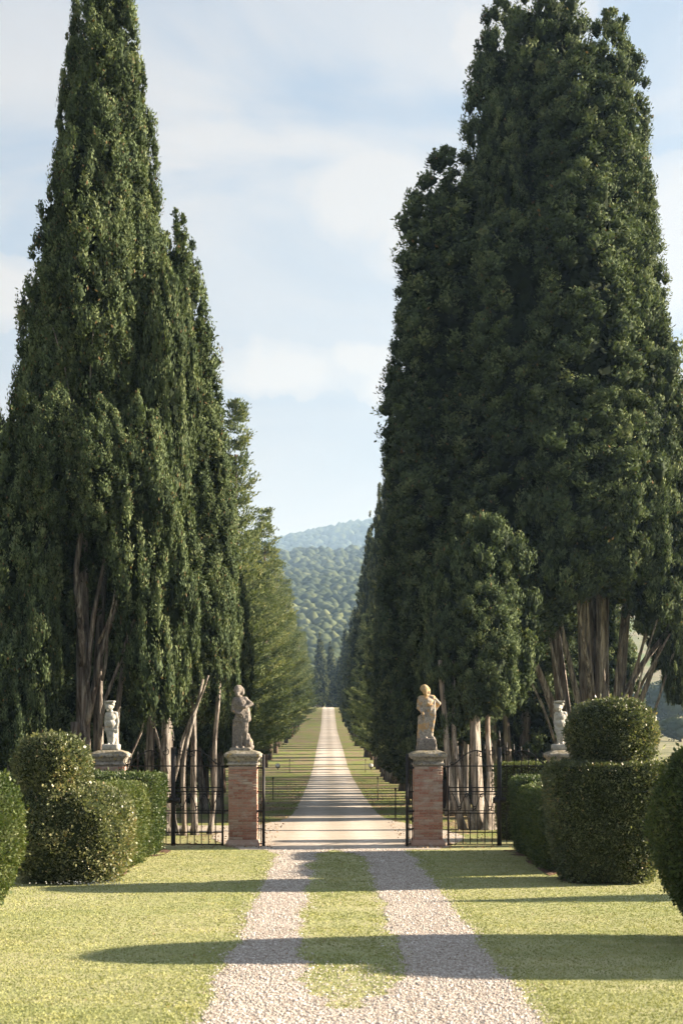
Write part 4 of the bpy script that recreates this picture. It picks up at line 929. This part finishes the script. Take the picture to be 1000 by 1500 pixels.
# ------------------------------------------------------------------ ironwork
def bar(name, p0, p1, r, parent, seg=4): return tube_obj(name, [p0, p1], r*1.35, 'black_iron', parent, seg, 0, False)
def spear(name, x, y_, z0, z1, parent, r=.0105):
    pts = [(x, y_, z0), (x, y_, z1-.26), (x, y_, z1-.255), (x, y_, z1-.235), (x, y_, z1-.20), (x, y_, z1-.17), (x, y_, z1-.13), (x, y_, z1-.05), (x, y_, z1)]
    return tube_obj(name, pts, [r, r, r*2.3, r*2.3, r*1.0, r*2.6, r*1.2, r*.9, .001], 'black_iron', parent, 5, 0, False)
def curve_pts(f, n=16): return [f(i/(n-1)) for i in range(n)]
def scroll(parent, cx, y_, cz, r, turns=1.1, flip=1, start=0):
    tube_obj('scroll', curve_pts(lambda t: (cx+flip*r*(1-.75*t)*math.cos(start+t*turns*6.283), y_, cz+r*(1-.75*t)*math.sin(start+t*turns*6.283)), 14), .012, 'black_iron', parent, 5)
def railing(x_in, x_out, x_pillar, label):
    """pair of fixed leaves between a main and an outer pillar, with a heavy meeting post"""
    xm = (x_in+x_out)/2; s = 1 if x_out > x_in else -1; y_ = YF-.02; r = empty('iron_railing', (xm, y_, 0), label, 'railing', 'iron railings beside the gate pillars')
    X = lambda x: x-xm
    for z in (.035, .33, .80, 1.33, 1.43, 1.96): 
        for a, b in ((x_in, xm), (xm, x_out)): bar('rail', (X(a), 0, z), (X(b), 0, z), .011, r)
    bar('post', (0, 0, -.05), (0, 0, 2.42), .042, r); spear('post_spike', 0, 0, 2.40, 2.84, r, .014)
    bar('lock_box', (-.16, 0, 1.12), (.16, 0, 1.12), .055, r)
    for xx in (x_in, x_out): bar('stile', (X(xx), 0, -.02), (X(xx), 0, 1.97), .020, r)
    for z in (.86, 1.95): bar('hinge_arm', (X(x_in), 0, z), (X(x_pillar), .02, z), .016, r)
    n = 7; w = abs(xm-x_in)
    for side in (1, -1):
        for i in range(1, n):
            t = i/n; x = side*(w*(1-t)); top = 2.22+.42*t
            spear('picket', x, 0, 1.33, top, r); bar('picket', (x, 0, .035), (x, 0, .80), .0085, r)
            if i % 1 == 0: bar('short_picket', (x-side*w/n*.5, 0, .035), (x-side*w/n*.5, 0, .33), .006, r) if False else None
        # curved top rail rising to a scroll
        tube_obj('top_curve', curve_pts(lambda t: (side*w*(1-.05-.60*t), 0, 2.0+.34*math.sin(max(0, t-.12)/.88*math.pi*.62)), 14), .016, 'black_iron', r, 6)
        scroll(r, side*w*.37, 0, 2.24, .075, 1.1, side, 1.2); scroll(r, side*w*.93, 0, 2.03, .05, 1.2, side, 3.4)
        scroll(r, side*w*.16, 0, 2.30, .10, 1.0, side, 2.0)
        # band of lyres
        for k in range(3):
            cx = side*w*(k*2+1.2)/6.6
            for q in (1, -1):
                tube_obj('lyre', curve_pts(lambda t: (cx+q*(.03+.15*(1-math.sin(t*math.pi*.5))), 0, .86+.44*(1-t)), 9), .012, 'black_iron', r, 5)
            scroll(r, cx, 0, .92, .055, 1.0, 1, .5); scroll(r, cx+.17, 0, 1.22, .045, 1.0, -1, .5)
        for z in (.86, 1.27): bar('rail', (0, 0, z), (side*w, 0, z), .007, r)
    return r
railing(-2.57, -5.0, -2.39, 'black iron railing left of the drive, between the main left pillar and the tall hedge')
railing(2.98, 5.49, 2.80, 'black iron railing right of the drive, between the main right pillar and the tall hedge')
def leaf_gate(x, pill, ang, label):
    """open leaf hinged beside a main pillar and folded back behind it"""
    r = empty('iron_gate', (x, 34.72, 0), label, 'gate', 'open leaves of the main gate', ang); w = 1.75
    bar('stile', (0, 0, -.02), (0, 0, 2.25), .028, r, 6); bar('stile', (w, 0, 0), (w, 0, 2.5), .02, r)
    for z in (.06, .42, .84, 1.33, 1.92): bar('rail', (0, 0, z), (w, 0, z), .012, r)
    for i in range(1, 12):
        xx = w*i/12; spear('picket', xx, 0, .06, 2.2+.3*i/12, r)
    for k in range(5): scroll(r, .18+.34*k, 0, 1.08, .12, 1.2, 1, k); scroll(r, .3+.34*k, 0, .63, .09, 1.1, -1, k)
    c, s_ = math.cos(-ang), math.sin(-ang)
    for z in (.86, 1.92):
        dx, dy = pill-x, .12; bar('hinge_arm', (0, 0, z), (dx*c-dy*s_, dx*s_+dy*c, z), .02, r)
leaf_gate(1.95, 2.14, math.radians(62), 'open right leaf of the iron gate, folded back behind the main right pillar')
leaf_gate(-1.55, -1.73, math.radians(118), 'open left leaf of the iron gate, folded back behind the main left pillar')

# ------------------------------------------------------------------ small things along the road
def stake(x, y_, h, label):
    z = float(H(x, y_)); r = empty('path_light', (x, y_, z), label, 'path light', 'thin path lights along the road')
    bar('stake', (0, 0, -.05), (0, 0, h-.08), .014, r, 6); tube_obj('lamp_head', [(0, 0, h-.10), (0, 0, h-.07), (0, 0, h-.01), (0, 0, h)], [.02, .04, .035, .01], 'black_iron', r, 8)
def at(px, py):
    d = 2083*2.45/(py-1093); return (px-479)*d/2083, d
for px, py, h, lab in ((400, 1172, 1.05, 'nearest thin black path light on the left verge'), (424, 1139, 1.05, 'farther thin black path light on the left verge'), (579, 1199, 1.05, 'nearest thin black path light on the right verge'),
                       (553, 1172, 1.05, 'second thin black path light on the right verge'), (535, 1139, 1.05, 'third thin black path light on the right verge')):
    x, d = at(px, py); d = min(d, 112); x = (px-479)*d/2083; stake(x, d, h, lab)
def uplight(x, y_, label, white):
    z = float(H(x, y_)); r = empty('floodlight', (x, y_, z), label, 'floodlight')
    tube_obj('housing', [(0, .14, .22), (0, .10, .24), (0, -.10, .34), (0, -.14, .36)], [.10, .16, .20, .20], 'black_iron', r, 10)
    tube_obj('lens', [(0, -.142, .361), (0, -.16, .37)], [.18, .17], 'lamp_glass', r, 12)
    bar('spike', (0, 0, -.05), (0, 0, .25), .02, r)
uplight(-4.05, 117, 'small dark floodlight on the left verge', 0)
uplight(3.6, 117, 'small floodlight with pale lens on the right verge', 1)

# ------------------------------------------------------------------ haze
def haze():
    V, F = box(-4100, 4100, -60, 4400, -12, 560); me = np_mesh('haze', V, F, 'lawn'); me.materials.clear()
    m = bpy.data.materials.new('haze'); m.use_nodes = True; m.node_tree.nodes.clear(); t = NT(m.node_tree)
    out = t.new('ShaderNodeOutputMaterial'); v = t.new('ShaderNodeVolumePrincipled'); v.inputs['Color'].default_value = (.42, .66, 1, 1)
    v.inputs['Density'].default_value = .00023; v.inputs['Absorption Color'].default_value = (1, 1, 1, 1); v.inputs['Anisotropy'].default_value = .3; t.link(v.outputs[0], out.inputs['Volume']); me.materials.append(m)
    tag(link('haze', me), 'thin blue haze over the valley and hills', None, None, 'stuff')
haze()
SC.cycles.volume_bounces = 0
SC.cycles.max_bounces = 6; SC.cycles.diffuse_bounces = 3; SC.cycles.transmission_bounces = 3
print('TRIS', sum(sum(len(p.vertices)-2 for p in m.polygons) if False else len(m.loops) for m in bpy.data.meshes))
